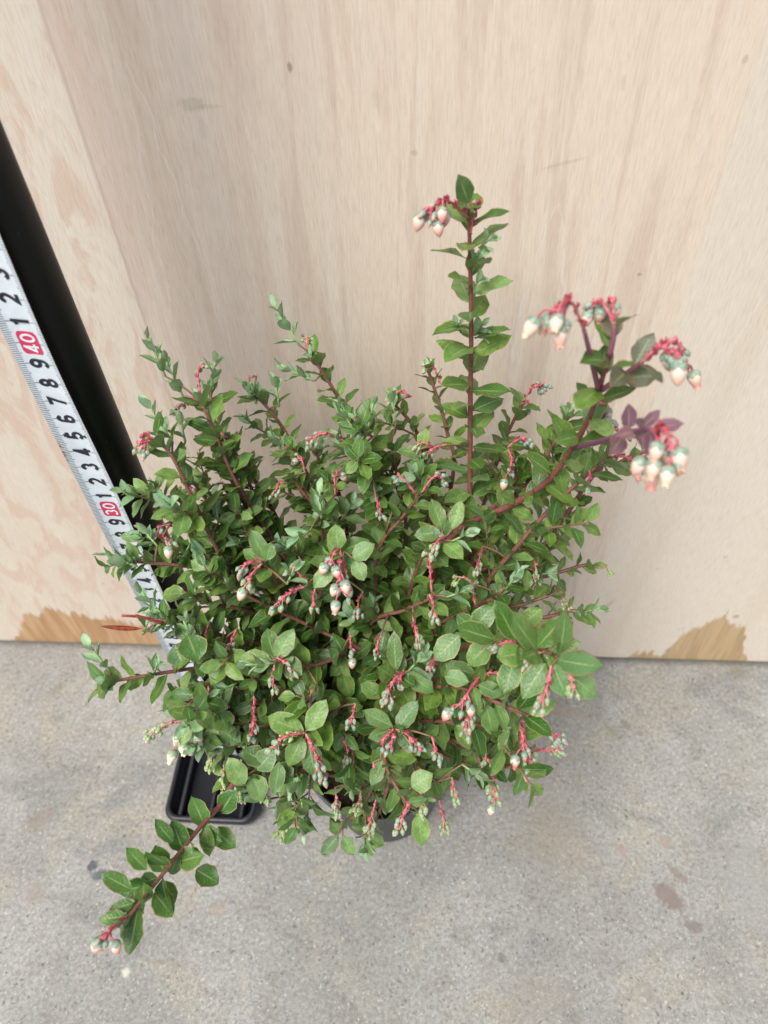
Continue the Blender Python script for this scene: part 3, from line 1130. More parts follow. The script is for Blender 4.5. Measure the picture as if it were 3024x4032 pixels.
# ---- the tall upright stem
rnd = random.Random(11)
def yy(px, py, Y): return aty(px, py, Y)
tall = [ROOT + np.array([1.2, 1.5, 0]), yy(1840, 2330, -9.6), yy(1850, 1950, -8.2), yy(1852, 1600, -7.3), yy(1856, 1300, -6.7), yy(1850, 980, -6.1), yy(1844, 800, -5.8)]
tp_, td_, bo = branch(pts=spline(tall, 6), Lm=1.62, r0=.17, twigs=0, shoots=0, leafy=.36, step=.56, red=.9, ang=(62, 85))
lm = MB()
leaf(lm, tp_, nrm(aty(1795, 640, -6.2) - tp_), (0.1, -.8, .6), 1.3, .75, (.3, .15, .12), curl=.05)
for (a, b, c, d_) in ((1905, 965, 1960, 930), (1880, 1020, 1900, 990), (1890, 1310, 1915, 1270), (1835, 1300, 1790, 1260), (1885, 1120, 1900, 1100), (1890, 1320, 1930, 1320)):
    p = aty(a - 20, b + 10, -6.6)
    shoot(lm, lm, p, nrm(aty(c, d_, -7.0) - p), .75, .8)
lm.build('young_leaves', M_LEAF, bo)
e = aty(1690, 830, -7.2)
cluster(aty(1845, 860, -6), e, bells=5, buds=5, size=1.0, pink=.75, arch=.28, opened=0)
cluster(aty(1850, 930, -6), aty(1890, 790, -6.4), bells=0, buds=1, size=.85, pink=.8, arch=.1)

# ---- the thick arching stem on the right, nearest the camera
rnd = random.Random(21)
main = [ROOT + np.array([1.0, .5, .0]), atd(1690, 2330, 39.5), atd(1740, 2170, 38), atd(1830, 2070, 36.8), atd(2010, 1990, 35), atd(2150, 1900, 32.5), atd(2255, 1760, 30), atd(2330, 1620, 27.5), atd(2375, 1480, 25.5), atd(2410, 1370, 24.5)]
big = spline(main, 6)
branch(pts=big, Lm=1.55, r0=.24, twigs=0, shoots=0, leafy=.45, step=.95, red=.9, purple=.0)


def arm(p0, dep0, way, purple=.55, Lm=1.3, leafy=.25, step=.9, r0=.11):
    pts = spline([atd(*p0, dep0)] + [atd(*q) for q in way], 5)
    return branch(pts=pts, Lm=Lm, r0=r0, twigs=0, shoots=0, leafy=leafy, step=step, red=.9, purple=purple)


a1 = arm((2360, 1545), 26.2, [(2325, 1400, 24.5), (2300, 1300, 23.5)], leafy=1.1)
a2 = arm((2400, 1400), 24.6, [(2415, 1330, 24.2), (2420, 1280, 24)], purple=.5, leafy=.5, step=1.0)
a3 = arm((2370, 1535), 26.0, [(2480, 1460, 24.5), (2530, 1425, 23.8)], purple=.4, Lm=1.4, leafy=.4)
a4 = arm((2262, 1765), 29.8, [(2370, 1735, 26.5), (2480, 1700, 23.8), (2570, 1690, 22.3)], purple=.9, Lm=1.0, leafy=.74, step=.42)
cluster(a1[0], atd(2175, 1235, 22.4), bells=6, buds=4, size=1.08, pink=.3, arch=.45, opened=.85)
cluster(a2[0], atd(2330, 1205, 24.6), bells=3, buds=3, size=.95, pink=.4, arch=.35)
cluster(a2[0] , atd(2400, 1190, 25.0), bells=1, buds=2, size=.9, pink=.4, arch=.3)
cluster(a3[0], atd(2665, 1390, 23.2), bells=2, buds=5, size=1.1, pink=.6, arch=.3)
cluster(a3[0], atd(2700, 1440, 25.6), bells=3, buds=4, size=1.0, pink=.65, arch=.3)
cluster(a4[0], atd(2650, 1800, 21.5), bells=6, buds=2, size=1.12, pink=.3, arch=.40, opened=.9, dens=1.3)
cluster(a4[0], atd(2590, 1790, 22.3), bells=3, buds=1, size=1.1, pink=.5, arch=.25, opened=.6)
cluster(atd(2350, 1560, 28), atd(2375, 1640, 29), bells=4, buds=2, size=1.0, pink=.45, arch=.1, opened=.6)

# ---- the long low arm reaching to the lower left
rnd = random.Random(33)
low = spline([ROOT + np.array([-1.5, -2.2, .2]), atd(1020, 3030, 36.0), atd(870, 3170, 33.5), atd(790, 3255, 32.3), atd(690, 3380, 31), atd(570, 3530, 29.5), atd(500, 3620, 28.6)], 6)
UPW[0] = 1.3
low_arm = e = branch(pts=low, Lm=1.55, r0=.14, twigs=0, shoots=1, leafy=.80, step=.9, red=.75, tone=-.12)
UPW[0] = .6
cluster(e[0], atd(415, 3695, 27.5), bells=3, buds=3, size=.95, pink=.8, arch=.2, opened=0)

# ---- stems drawn after the photograph: path, then what its tip carries
rnd = random.Random(41)
# (path [(px,py,depth)], leaf length, twigs, shoots, leafy)
DRAWN = [
    ([(1010, 2420, 37), (905, 2260, 35.5), (780, 2010, 33.5), (680, 1800, 32), (610, 1730, 31.6)], 1.35, 1, 1, .3),
    ([(1150, 2250, 38), (1060, 2100, 36.5), (930, 1900, 35), (840, 1690, 33.5), (790, 1580, 33)], 1.35, 1, 1, .3),
    ([(1100, 2060, 38), (960, 1830, 36.5), (860, 1700, 35.5), (830, 1560, 34.5)], 1.25, 1, 2, .3),
    ([(1500, 2100, 39), (1400, 1700, 37), (1340, 1580, 36), (1260, 1450, 35), (1225, 1400, 34.5)], 1.3, 1, 1, .35),
    ([(1270, 2000, 40), (1200, 1850, 39), (1110, 1680, 38), (1030, 1580, 37.4), (1000, 1560, 37)], 1.2, 1, 2, .4),
    ([(1500, 2060, 37), (1470, 1900, 35.5), (1430, 1720, 33.8), (1400, 1640, 33)], 1.35, 1, 2, .35),
    ([(1900, 2330, 36), (2020, 2170, 34), (2170, 2000, 32.5), (2300, 1880, 31.5), (2395, 1800, 31)], 1.45, 1, 0, .2),
    ([(2300, 1920, 34), (2420, 1830, 33.4), (2560, 1770, 33)], 1.1, 0, 0, .35),
    ([(1900, 2000, 40), (1960, 1800, 38.5), (2040, 1620, 37.3), (2060, 1580, 37)], 1.2, 1, 0, .3),
    ([(1900, 2060, 38), (2080, 1900, 36), (2190, 1730, 34.5), (2240, 1640, 34)], 1.45, 1, 1, .35),
    ([(1480, 2220, 37), (1590, 2030, 35.5), (1680, 1920, 34.5)], 1.15, 0, 0, .3),
    ([(1500, 2620, 37), (1250, 2480, 36), (1000, 2360, 34.5), (870, 2290, 33.8)], 1.3, 1, 1, .3),
    ([(1200, 2560, 38), (950, 2520, 36), (760, 2470, 34), (640, 2440, 33)], 1.2, 2, 2, .4),
    ([(1130, 2600, 37), (860, 2620, 35.5), (640, 2650, 34.2), (400, 2690, 33.2)], 1.35, 1, 2, .25),
    ([(1100, 2300, 38), (800, 2240, 36), (640, 2220, 35), (500, 2210, 34.4)], 1.15, 1, 1, .35),
    ([(1100, 2300, 39), (760, 2180, 37), (600, 2130, 36.4), (560, 2120, 36)], 1.1, 1, 2, .5),
    ([(1900, 2340, 38.5), (2150, 2270, 37.5), (2300, 2225, 37), (2330, 2235, 36.6)], 1.0, 0, 0, .35),
    ([(1900, 2480, 38), (2150, 2430, 36.6), (2250, 2405, 36), (2320, 2410, 35.6)], 1.0, 0, 1, .35),
    ([(1700, 2500, 37), (1850, 2400, 35.5), (1950, 2350, 34.5), (1990, 2310, 34)], 1.3, 1, 1, .3),
    ([(1450, 2480, 37), (1600, 2400, 35), (1720, 2345, 33.4)], 1.25, 0, 0, .2),
    ([(1620, 2700, 36), (1850, 2540, 33), (2030, 2525, 30.2), (2150, 2565, 28.4), (2197, 2590, 27.8)], 1.4, -1, 0, .85),
    ([(1600, 2780, 36), (1760, 2700, 33), (1990, 2780, 31), (2080, 2820, 30)], 1.45, -1, 0, .6),
    ([(1600, 2850, 37), (1850, 2850, 34), (2000, 2890, 32.6), (2060, 2920, 32)], 1.4, 0, 0, .3),
    ([(1500, 2750, 38), (1500, 2900, 35), (1530, 3040, 33.6), (1600, 3160, 32.8)], 1.4, 0, 0, .3),
    ([(1330, 2750, 38), (1380, 2920, 36), (1390, 3030, 35.4), (1370, 3090, 35.2)], 1.2, 0, 1, .3),
    ([(1600, 2900, 39), (1800, 3000, 37.5), (1980, 3020, 36.4), (2070, 3010, 36)], 1.3, 1, 0, .4),
    ([(1500, 2900, 40), (1470, 3080, 39.5), (1420, 3190, 39.8), (1350, 3240, 40)], .95, 0, 0, .5),
    ([(1560, 2900, 40), (1530, 3080, 39.5), (1500, 3180, 39.8), (1460, 3260, 40)], .95, 0, 0, .5),
    ([(1400, 2800, 39), (1200, 3020, 37), (1130, 3120, 36.4), (1150, 3190, 36.6)], 1.2, 1, 2, .35),
    ([(1200, 2700, 39), (900, 2840, 36.6), (800, 2860, 36), (740, 2840, 35.6)], 1.2, 1, 0, .3),
    ([(1250, 2800, 39), (1050, 3000, 37.4), (960, 3060, 37), (880, 3060, 36.6)], 1.1, 1, 0, .4),
    ([(1250, 2450, 38), (1300, 2250, 34.5), (1345, 2165, 32.6)], 1.35, 0, 0, .3),
    ([(1150, 2500, 38), (1090, 2300, 35), (1040, 2220, 33.4)], 1.35, 0, 0, .35),
    ([(1300, 2300, 38), (1270, 2100, 35.2), (1262, 2010, 34)], 1.3, 0, 2, .4),
    ([(1600, 2400, 38), (1660, 2200, 35), (1745, 2130, 33)], 1.4, 0, 1, .35),
    ([(1400, 2600, 37), (1230, 2620, 34.5), (1090, 2600, 33)], 1.35, 0, 1, .3),
    ([(1500, 2650, 37), (1560, 2680, 34), (1580, 2660, 33)], 1.4, 0, 1, .3),
    ([(1400, 2750, 37), (1250, 2850, 34), (1200, 2885, 32.8)], 1.5, 0, 0, .35),
    ([(1500, 2750, 37), (1560, 2830, 34.3), (1545, 2890, 33.2)], 1.4, 0, 0, .35),
    ([(1600, 2700, 36.5), (1780, 2680, 33.6), (1880, 2660, 32.4)], 1.45, 0, 0, .35),
    ([(1200, 2700, 38), (1050, 2760, 35.6), (985, 2770, 34.6)], 1.2, 1, 1, .35),
    ([(1700, 1900, 40), (1640, 1700, 38.5), (1560, 1600, 37.6), (1540, 1570, 37.4)], 1.15, 1, 1, .35),
    ([(1780, 1900, 40), (1760, 1700, 38.7), (1700, 1500, 37.5), (1680, 1450, 37.2)], 1.1, 0, 1, .5),
    ([(1700, 2000, 38), (1680, 1850, 36.4), (1650, 1770, 35.5)], 1.25, 1, 1, .35),
    ([(1350, 2000, 39), (1270, 1850, 37.6), (1240, 1760, 37)], 1.2, 1, 1, .35),
    ([(2000, 2100, 37.5), (2030, 1900, 35.8), (2020, 1800, 35)], 1.3, 1, 0, .35),
    ([(780, 2100, 37), (640, 1950, 35), (610, 1900, 34.6)], 1.15, 1, 1, .4),
    ([(1100, 2550, 37), (900, 2540, 35), (760, 2520, 33.4)], 1.6, 1, 0, .3),
    ([(1100, 2620, 38), (850, 2700, 36.5), (690, 2730, 35.6)], 1.35, 2, 1, .3),
    ([(1200, 2750, 38), (1000, 2900, 36), (860, 2960, 35.4)], 1.3, 2, 1, .3),
    ([(1300, 2800, 38), (1220, 3000, 36), (1130, 3060, 35)], 1.45, 1, 0, .3),
    ([(1450, 2800, 38), (1400, 2960, 35.8), (1340, 3010, 35.4)], 1.35, 0, 0, .3),
    ([(1550, 2850, 37.5), (1650, 3020, 35.4), (1720, 3080, 34.8)], 1.4, 1, 0, .3),
    ([(1850, 2300, 37.5), (2050, 2180, 36), (2200, 2120, 35.4)], 1.35, 2, 0, .3),
    ([(1850, 2450, 37.5), (2060, 2380, 36), (2200, 2330, 35.6)], 1.25, 2, 0, .3),
    ([(1050, 2450, 37), (850, 2380, 35), (720, 2330, 34.2)], 1.35, 2, 1, .3),
    ([(1000, 2300, 37.5), (820, 2130, 35.6), (700, 2040, 35)], 1.3, 2, 0, .3),
    ([(1600, 2850, 38), (1850, 2950, 36), (1900, 3040, 35.6)], 1.35, 2, 0, .3),
    ([(1550, 2850, 38.5), (1580, 3000, 37), (1590, 3060, 37)], 1.35, 1, 0, .4),
    ([(1050, 2150, 37.5), (900, 1870, 35.6), (850, 1800, 35)], 1.3, 3, 0, .3),
    ([(1000, 2250, 37.5), (820, 1980, 35.6), (760, 1900, 35)], 1.3, 3, 0, .3),
    ([(1250, 2050, 38), (1180, 1800, 36.6), (1120, 1760, 36)], 1.3, 3, 0, .3),
    ([(1500, 2000, 38.5), (1450, 1820, 37.2), (1330, 1760, 36.4)], 1.3, 3, 0, .3),
    ([(1100, 2200, 38), (1000, 1950, 36.5), (960, 1840, 36)], 1.25, 2, 0, .3),
    ([(1150, 2700, 37.5), (900, 2730, 35), (780, 2760, 33.8), (732, 2800, 33.5)], 1.35, 1, 0, .35),
    ([(1300, 2100, 38), (1200, 1950, 36.5), (1150, 1880, 36)], 1.25, 2, 0, .3),
    ([(1600, 2100, 38.5), (1560, 1850, 37), (1540, 1750, 36.6)], 1.25, 2, 0, .3),
]
ends = []
for spec, Lm, tw, sh, lf in DRAWN:
    P0 = [atd(*q) for q in spec]
    r = root_pt(P0[-1])
    if np.linalg.norm(P0[0] - r) > 4:
        hub = (P0[0] + r) / 2 + np.array([0, 0, -.5])
        pts = spline([r, hub] + P0, 5)
    else:
        pts = spline([r] + P0, 5)
    seg = np.linalg.norm(np.diff(np.array(pts), axis=0), axis=1)
    ends.append(branch(pts=pts, Lm=Lm, r0=.14, twigs=(tw + (0 if spec[-1][1] < 1600 else 1)) if tw >= 0 else 0, shoots=sh, leafy=max(.25, lf), step=.5))

# ---- flower clusters: (x, y, depth) of the foot, then of the end, bells, buds, size, pink, pale, arch, opened
CL = [
    ((610, 1730, 31.6), (545, 1770, 32), 0, 6, .95, .8, .0, .5, 0), ((615, 1760, 31.6), (560, 1760, 31.2), 0, 3, .95, .9, .0, .5, 0),
    ((790, 1560, 33), (800, 1440, 33.2), 0, 4, .9, .4, .4, .3, 0), ((810, 1600, 33.5), (690, 1610, 33.6), 0, 4, .85, .9, .1, .25, 0),
    ((1225, 1420, 34.5), (1210, 1330, 34.6), 0, 6, .85, .4, .5, .25, 0), ((1360, 1740, 35.5), (1210, 1730, 35.6), 0, 6, .95, .8, .2, .25, 0),
    ((1200, 1860, 35.6), (1170, 1800, 35.6), 0, 5, .85, .7, .2, .3, 0), ((1320, 1950, 35), (1325, 1860, 35), 1, 2, .9, .9, 0, .3, 0),
    ((1620, 1560, 37), (1540, 1555, 37), 0, 6, .9, .6, .4, .3, 0), ((1740, 1520, 37.3), (1680, 1440, 37.2), 0, 6, .85, .7, .4, .3, 0),
    ((2055, 1590, 37), (2140, 1515, 37), 0, 6, .95, .95, 0, .3, 0), ((2050, 1590, 37), (2090, 1600, 37.2), 0, 4, .9, .95, 0, .3, 0),
    ((1700, 1760, 35.5), (1645, 1750, 35.5), 0, 7, .85, .5, .5, .3, 0), ((1760, 1750, 35.5), (1680, 1790, 35.7), 0, 6, .9, .9, .2, .2, 0),
    ((1640, 1950, 34.5), (1570, 1870, 34.5), 0, 4, .9, .8, 0, .3, 0), ((1660, 1940, 34.3), (1750, 1880, 34.3), 0, 5, .9, .7, .1, .4, 0),
    ((2000, 1760, 34.8), (2070, 1730, 34.8), 0, 6, .9, .8, 0, .3, 0), ((2000, 1770, 34.6), (2010, 1860, 34.8), 1, 4, .9, .7, 0, .2, 0),
    ((2400, 1790, 31), (2440, 1700, 30.6), 0, 5, 1.0, .8, 0, .3, 0), ((2410, 1800, 30.8), (2500, 1820, 30.4), 2, 5, 1.0, .8, 0, .2, .3),
    ((2320, 1850, 31.2), (2310, 1905, 31.2), 0, 4, .8, .7, .2, .1, 0), ((2450, 1780, 32), (2480, 1700, 32.3), 0, 4, .9, .9, 0, .3, 0),
    ((1340, 2165, 32.2), (1345, 2330, 32.0), 4, 2, 1.0, .35, 0, .08, .25), ((1330, 2165, 32.0), (1300, 2215, 31.8), 3, 0, .92, .8, 0, .35, 0),
    ((1350, 2180, 32.3), (1360, 2250, 32.4), 0, 1, .9, 1, 0, .1, 0),
    ((1030, 2210, 33), (945, 2240, 32.8), 0, 8, .92, .7, .1, .3, 0), ((1030, 2220, 33), (975, 2310, 33), 1, 7, .95, .4, .4, .15, 0),
    ((1210, 2300, 33.2), (1150, 2235, 33), 1, 6, .92, .6, .2, .3, 0), ((1200, 2310, 33), (1080, 2390, 33), 0, 6, .9, .8, .2, .2, 0),
    ((1240, 2320, 33), (1238, 2390, 33), 0, 4, .85, .7, .3, .1, 0), ((930, 2330, 33.6), (1010, 2330, 33.7), 0, 2, .7, .9, .1, .1, 0),
    ((1755, 2110, 32.8), (1700, 2160, 32.6), 0, 8, .9, .6, .3, .25, 0), ((1700, 2330, 33.2), (1690, 2190, 33.4), 0, 5, .9, .9, .1, .3, 0),
    ((1690, 2340, 33.2), (1715, 2435, 33.2), 0, 6, .9, .8, .2, .15, 0), ((1860, 2300, 33.8), (1790, 2270, 33.8), 0, 3, .85, .4, .7, .3, 0),
    ((1870, 2380, 34), (1865, 2290, 34), 0, 2, .8, 1, 0, .2, 0),
    ((1625, 2430, 34.4), (1645, 2520, 34.2), 0, 8, .9, .5, .3, .1, 0),
    ((1380, 2500, 34.5), (1390, 2560, 34.6), 1, 3, .9, .7, .1, .1, 0),
    ((1580, 2650, 32.8), (1520, 2750, 32.6), 0, 9, .95, .7, .1, .2, 0), ((1590, 2640, 32.8), (1560, 2690, 32.7), 0, 5, .95, .8, .1, .3, 0),
    ((1090, 2590, 32.8), (1150, 2635, 32.8), 0, 8, .95, .7, .2, .2, 0), ((1080, 2620, 32.8), (1075, 2700, 33), 0, 5, .85, .7, .3, .1, 0),
    ((1890, 2660, 31.9), (1810, 2780, 31.4), 2, 4, 1.0, .8, 0, .15, 0), ((1880, 2680, 32), (1830, 2880, 31.9), 0, 9, .95, .7, .2, .05, 0), ((1880, 2660, 32), (1960, 2650, 31.8), 0, 1, .95, 1, 0, .1, 0),
    ((2080, 2530, 30), (1940, 2540, 30.5), 0, 5, .9, .7, .1, .15, 0), ((2130, 2570, 28.4), (2090, 2610, 28.2), 0, 6, .9, .6, .3, .2, 0),
    ((2170, 2620, 27.6), (2130, 2770, 27.8), 0, 8, .95, .8, .2, .05, 0), ((2240, 2640, 27.3), (2260, 2720, 27.6), 0, 5, .85, .5, .6, .1, 0),
    ((2040, 2830, 31.4), (2200, 2900, 31.2), 0, 7, 1.0, .95, 0, .15, 0), ((2040, 2840, 31.4), (2090, 3000, 31.6), 2, 5, 1.0, .9, .1, .03, 0), ((2040, 2840, 31.6), (2060, 2950, 31.2), 1, 2, 1.05, .9, 0, .03, .3),
    ((2090, 2950, 33), (2190, 2955, 33), 0, 8, .85, .6, .4, .1, 0),
    ((1000, 2740, 34.2), (990, 2900, 34.2), 0, 7, 1.0, .85, .1, .05, 0),
    ((730, 2800, 33.6), (710, 2930, 33.6), 6, 1, 1.05, .15, .55, .05, .6), ((735, 2800, 33.6), (750, 2900, 33.9), 3, 3, 1.0, .1, .6, .1, .6),
    ((738, 2835, 35.5), (600, 2880, 35.4), 0, 9, .95, .4, .6, .12, 0),
    ((1200, 2885, 32.5), (1080, 2940, 32.5), 0, 6, .95, .7, .3, .3, 0), ((1205, 2890, 32.4), (1265, 3050, 32.6), 0, 8, 1.0, .8, .1, .08, 0), ((1190, 2885, 32.5), (1130, 2895, 32.4), 0, 6, .8, .2, .9, .25, 0),
    ((1535, 2870, 33), (1540, 2945, 33), 0, 2, 1.0, 1, 0, .1, 0), ((1560, 2870, 33), (1655, 2950, 33), 0, 6, .95, .8, .1, .25, 0), ((1550, 2870, 32.9), (1500, 2930, 33), 0, 1, .95, 1, 0, .25, 0),
    ((1350, 2900, 35.2), (1370, 3000, 35.4), 0, 7, .85, .7, .3, .1, 0),
    ((1620, 3150, 32.8), (1575, 3260, 33), 0, 6, .95, .8, .3, .1, 0), ((1650, 3100, 33.4), (1665, 3190, 33.6), 0, 8, .9, .5, .6, .1, 0),
    ((1480, 3150, 38), (1450, 3270, 38.3), 0, 9, .95, .6, .4, .05, 0), ((1420, 3120, 38), (1400, 3180, 38), 0, 8, .9, .3, .7, .05, 0),
    ((1730, 3150, 38.4), (1755, 3270, 38.6), 0, 10, .9, .6, .5, .05, 0),
    ((1940, 3000, 35.2), (1950, 3150, 35.4), 1, 10, 1.0, .6, .4, .05, 0), ((1900, 2930, 35.2), (1920, 3000, 35.3), 0, 5, .85, .6, .4, .05, 0),
    ((900, 2980, 36.4), (880, 3090, 36.6), 0, 9, 1.0, .1, .95, .1, 0), ((950, 2990, 36.2), (945, 3130, 36.4), 0, 7, 1.0, .1, .95, .1, 0), ((850, 2900, 36), (830, 3010, 36.2), 0, 9, .95, .1, .9, .1, 0),
    ((1140, 3170, 36.4), (1100, 3280, 36.6), 0, 14, 1.05, .15, .95, .1, 0), ((1160, 3180, 36.4), (1160, 3260, 36.8), 0, 10, 1.0, .1, .95, .1, 0),
    ((640, 2110, 34), (660, 2130, 34), 2, 1, .95, .5, .3, .5, 0), ((700, 2080, 35), (620, 2075, 35), 0, 2, .85, 1, 0, .1, 0),
    ((2180, 2310, 36), (2230, 2380, 36.1), 0, 6, .75, .5, .7, .1, 0), ((2360, 2225, 36.6), (2400, 2250, 36.6), 0, 4, .7, .5, .6, .1, 0),
    ((2130, 2660, 35), (2080, 2790, 35), 0, 5, .8, .4, .7, .1, 0),
    ((1480, 1960, 33.8), (1500, 2030, 34), 0, 4, .75, .8, .1, .2, 0), ((1130, 1900, 35.5), (1080, 1940, 35.4), 0, 5, .8, .7, .2, .3, 0), ((900, 1960, 35), (850, 2020, 35), 0, 5, .8, .8, .1, .3, 0),
    ((1430, 2330, 33.5), (1410, 2410, 33.4), 0, 5, .8, .8, .1, .2, 0), ((1900, 2150, 34), (1880, 2230, 34), 0, 5, .8, .6, .3, .2, 0), ((2100, 2200, 34.6), (2110, 2280, 34.6), 0, 5, .75, .5, .4, .2, 0),
    ((820, 2460, 33.6), (790, 2540, 33.5), 0, 5, .8, .6, .3, .2, 0), ((930, 2480, 34), (900, 2560, 34), 0, 5, .8, .8, .1, .2, 0), ((820, 2700, 34), (830, 2790, 34), 0, 6, .85, .5, .5, .1, 0),
    ((1400, 2770, 33.4), (1380, 2850, 33.4), 0, 6, .85, .8, .1, .2, 0), ((1470, 3000, 34), (1480, 3080, 34.2), 0, 6, .85, .6, .3, .1, 0), ((1250, 2700, 33.4), (1210, 2760, 33.4), 0, 5, .8, .8, .1, .2, 0),
    ((1720, 2560, 32.8), (1690, 2640, 32.8), 0, 6, .85, .7, .1, .2, 0), ((1950, 2440, 33), (1960, 2520, 33), 0, 5, .8, .9, .0, .2, 0), ((1700, 2900, 33), (1720, 2980, 33.2), 0, 6, .85, .7, .2, .1, 0),
    ((1780, 3060, 34.6), (1800, 3140, 34.8), 0, 7, .85, .5, .5, .1, 0), ((1060, 3060, 35), (1050, 3150, 35.2), 0, 7, .85, .3, .7, .1, 0), ((1320, 3100, 35.6), (1330, 3190, 35.8), 0, 8, .85, .5, .5, .1, 0),
    ((900, 1760, 34), (880, 1700, 34), 0, 4, .75, .9, .0, .3, 0), ((1470, 1720, 34.5), (1400, 1700, 34.4), 0, 4, .75, .7, .2, .3, 0), ((1500, 2500, 34), (1490, 2580, 34), 0, 4, .75, .8, .1, .2, 0),
    ((730, 1880, 35), (760, 1960, 35), 0, 3, .8, .9, 0, .2, 0), ((1010, 1480, 37), (980, 1500, 37), 0, 2, .7, .5, .6, .3, 0),
]
rnd = random.Random(77)
for c in CL:
    a, b, nb, nu, sz, pk, pl, ar, op = c
    cluster(atd(*a), atd(*b), bells=nb, buds=nu, size=sz, pink=pk, pale=pl, arch=ar, opened=op)

# ---- young shoots
SH = [((650, 1480, 32.6), (600, 1370, 32.2), 1.6), ((720, 1560, 33), (640, 1400, 32.6), 1.8), ((1180, 1360, 34.2), (1100, 1240, 33.8), 1.9), ((1240, 1500, 35), (1100, 1450, 34.8), 1.7),
      ((680, 1740, 32.6), (590, 1610, 32.4), 1.9), ((730, 1740, 33), (700, 1610, 33), 1.3), ((830, 1530, 34.4), (840, 1480, 34.2), 1.2), ((1010, 1590, 37), (970, 1530, 36.8), 1.1),
      ((1100, 1600, 37), (1090, 1540, 36.6), 1.2), ((1400, 1700, 33.6), (1330, 1600, 33), 1.5), ((1440, 1720, 33.6), (1470, 1600, 33), 1.5), ((1560, 1660, 36.5), (1540, 1570, 36.2), 1.2),
      ((1265, 2040, 33.6), (1260, 1950, 33.2), 1.2), ((1220, 2090, 33.4), (1180, 2110, 33), 1.0), ((1780, 2130, 32.6), (1830, 2110, 32.2), 1.0), ((1760, 2350, 33.2), (1830, 2330, 32.8), 1.2),
      ((1990, 2320, 33.6), (2030, 2270, 33), 1.3), ((1130, 2300, 33), (1160, 2240, 32.6), 1.0), ((540, 2230, 34), (440, 2200, 33.8), 1.4), ((620, 2150, 34.6), (520, 2040, 34.6), 1.0),
      ((1610, 2640, 32.6), (1650, 2600, 32.2), 1.2), ((1080, 2610, 32.8), (1010, 2620, 32.4), 1.3), ((780, 2560, 33), (740, 2480, 32.6), 1.5), ((640, 2420, 33), (590, 2370, 32.8), 1.3),
      ((560, 2500, 33.4), (590, 2440, 33), 1.4), ((430, 2640, 33), (390, 2590, 32.8), 1.4), ((600, 2670, 34), (620, 2620, 33.6), 1.0), ((1000, 3010, 36), (960, 2940, 35.4), 1.3),
      ((930, 2690, 34), (890, 2710, 33.6), 1.0), ((1180, 3120, 35.8), (1200, 3220, 35.6), 1.2), ((1050, 3150, 35.6), (960, 3110, 35), 1.4), ((1820, 3010, 34.4), (1890, 3060, 34), 1.2),
      ((2300, 2410, 35.6), (2350, 2400, 35.3), .8), ((740, 2110, 34.6), (780, 2220, 34), 1.0), ((860, 2060, 34.6), (850, 1990, 34.2), 1.2), ((1190, 3050, 34.5), (1150, 3100, 34.2), 1.0)]
ym = None
for q, (a, b, L) in enumerate(SH):
    p = atd(*a)
    m_ = MB()
    m2 = MB()
    shoot(m_, m2, p, nrm(atd(*b) - p), L * 1.0, 1.05)
    join_twig(m_, p, 0)
    so_ = m_.build('young_shoot', M_STEM, plant)
    m2.build('leaves', M_LEAF, so_)

# ---- leaves drawn one by one where they stand out in the photograph
rnd = random.Random(123)


def drawn_leaf(mb, b, t, wpx, tint, tilt=(0, 0, 0), curl=.1, fold=.16):
    p, q = atd(*b), atd(*t)
    L = np.linalg.norm(q - p)
    n = nrm(-nrm(ray(t[0], t[1])) + np.array([0, .1, .45]) + np.array(tilt))
    leaf(mb, p, q - p, n, L * 1.04, wpx * (b[2] + t[2]) / 2 / FPX * 1.05, tint, curl=curl, fold=fold, twist=rnd.uniform(-.15, .15))


R1 = [((660, 640), (520, 352), 172, 28.2, 27.6), ((825, 720), (635, 455), 178, 28, 26.6), ((835, 700), (1040, 460), 170, 28, 27.2), ((1010, 750), (1085, 445), 145, 27.8, 26.2),
      ((1000, 800), (1322, 868), 200, 27.6, 26.0), ((960, 830), (1058, 1104), 178, 27.8, 27.6), ((900, 830), (712, 1092), 188, 27.9, 27.7), ((1050, 880), (1320, 1096), 190, 27.9, 27.9),
      ((735, 745), (530, 785), 190, 28.6, 28.2), ((650, 800), (585, 1066), 180, 29.4, 29.0), ((500, 640), (205, 550), 190, 30.2, 29.6), ((218, 610), (18, 792), 185, 31.6, 31.6),
      ((470, 662), (285, 842), 180, 30.6, 30.8), ((715, 530), (862, 388), 150, 29.2, 28.8), ((330, 560), (480, 365), 165, 30.8, 30.6), ((200, 440), (330, 560), 120, 31.5, 31.5),
      ((100, 930), (290, 960), 130, 31.4, 31.0), ((370, 1000), (555, 1080), 130, 31.4, 31.2), ((330, 1010), (385, 1250), 125, 31.6, 31.8), ((430, 1150), (480, 1412), 135, 32.2, 32.4),
      ((670, 1330), (520, 1530), 140, 32.2, 32.4), ((700, 1340), (660, 1530), 100, 32.6, 32.8)]
lm = MB()
for (bx, by), (tx, ty), wp, d0, d1 in R1:
    drawn_leaf(lm, (1700 + bx / 2.011, 2200 + by / 2.011, d0), (1700 + tx / 2.011, 2200 + ty / 2.011, d1), wp / 2.011, (rnd.uniform(.3, .7), rnd.uniform(0, .25), rnd.uniform(0, .06)))
lm.build('leaves', M_LEAF, ends[20][2])
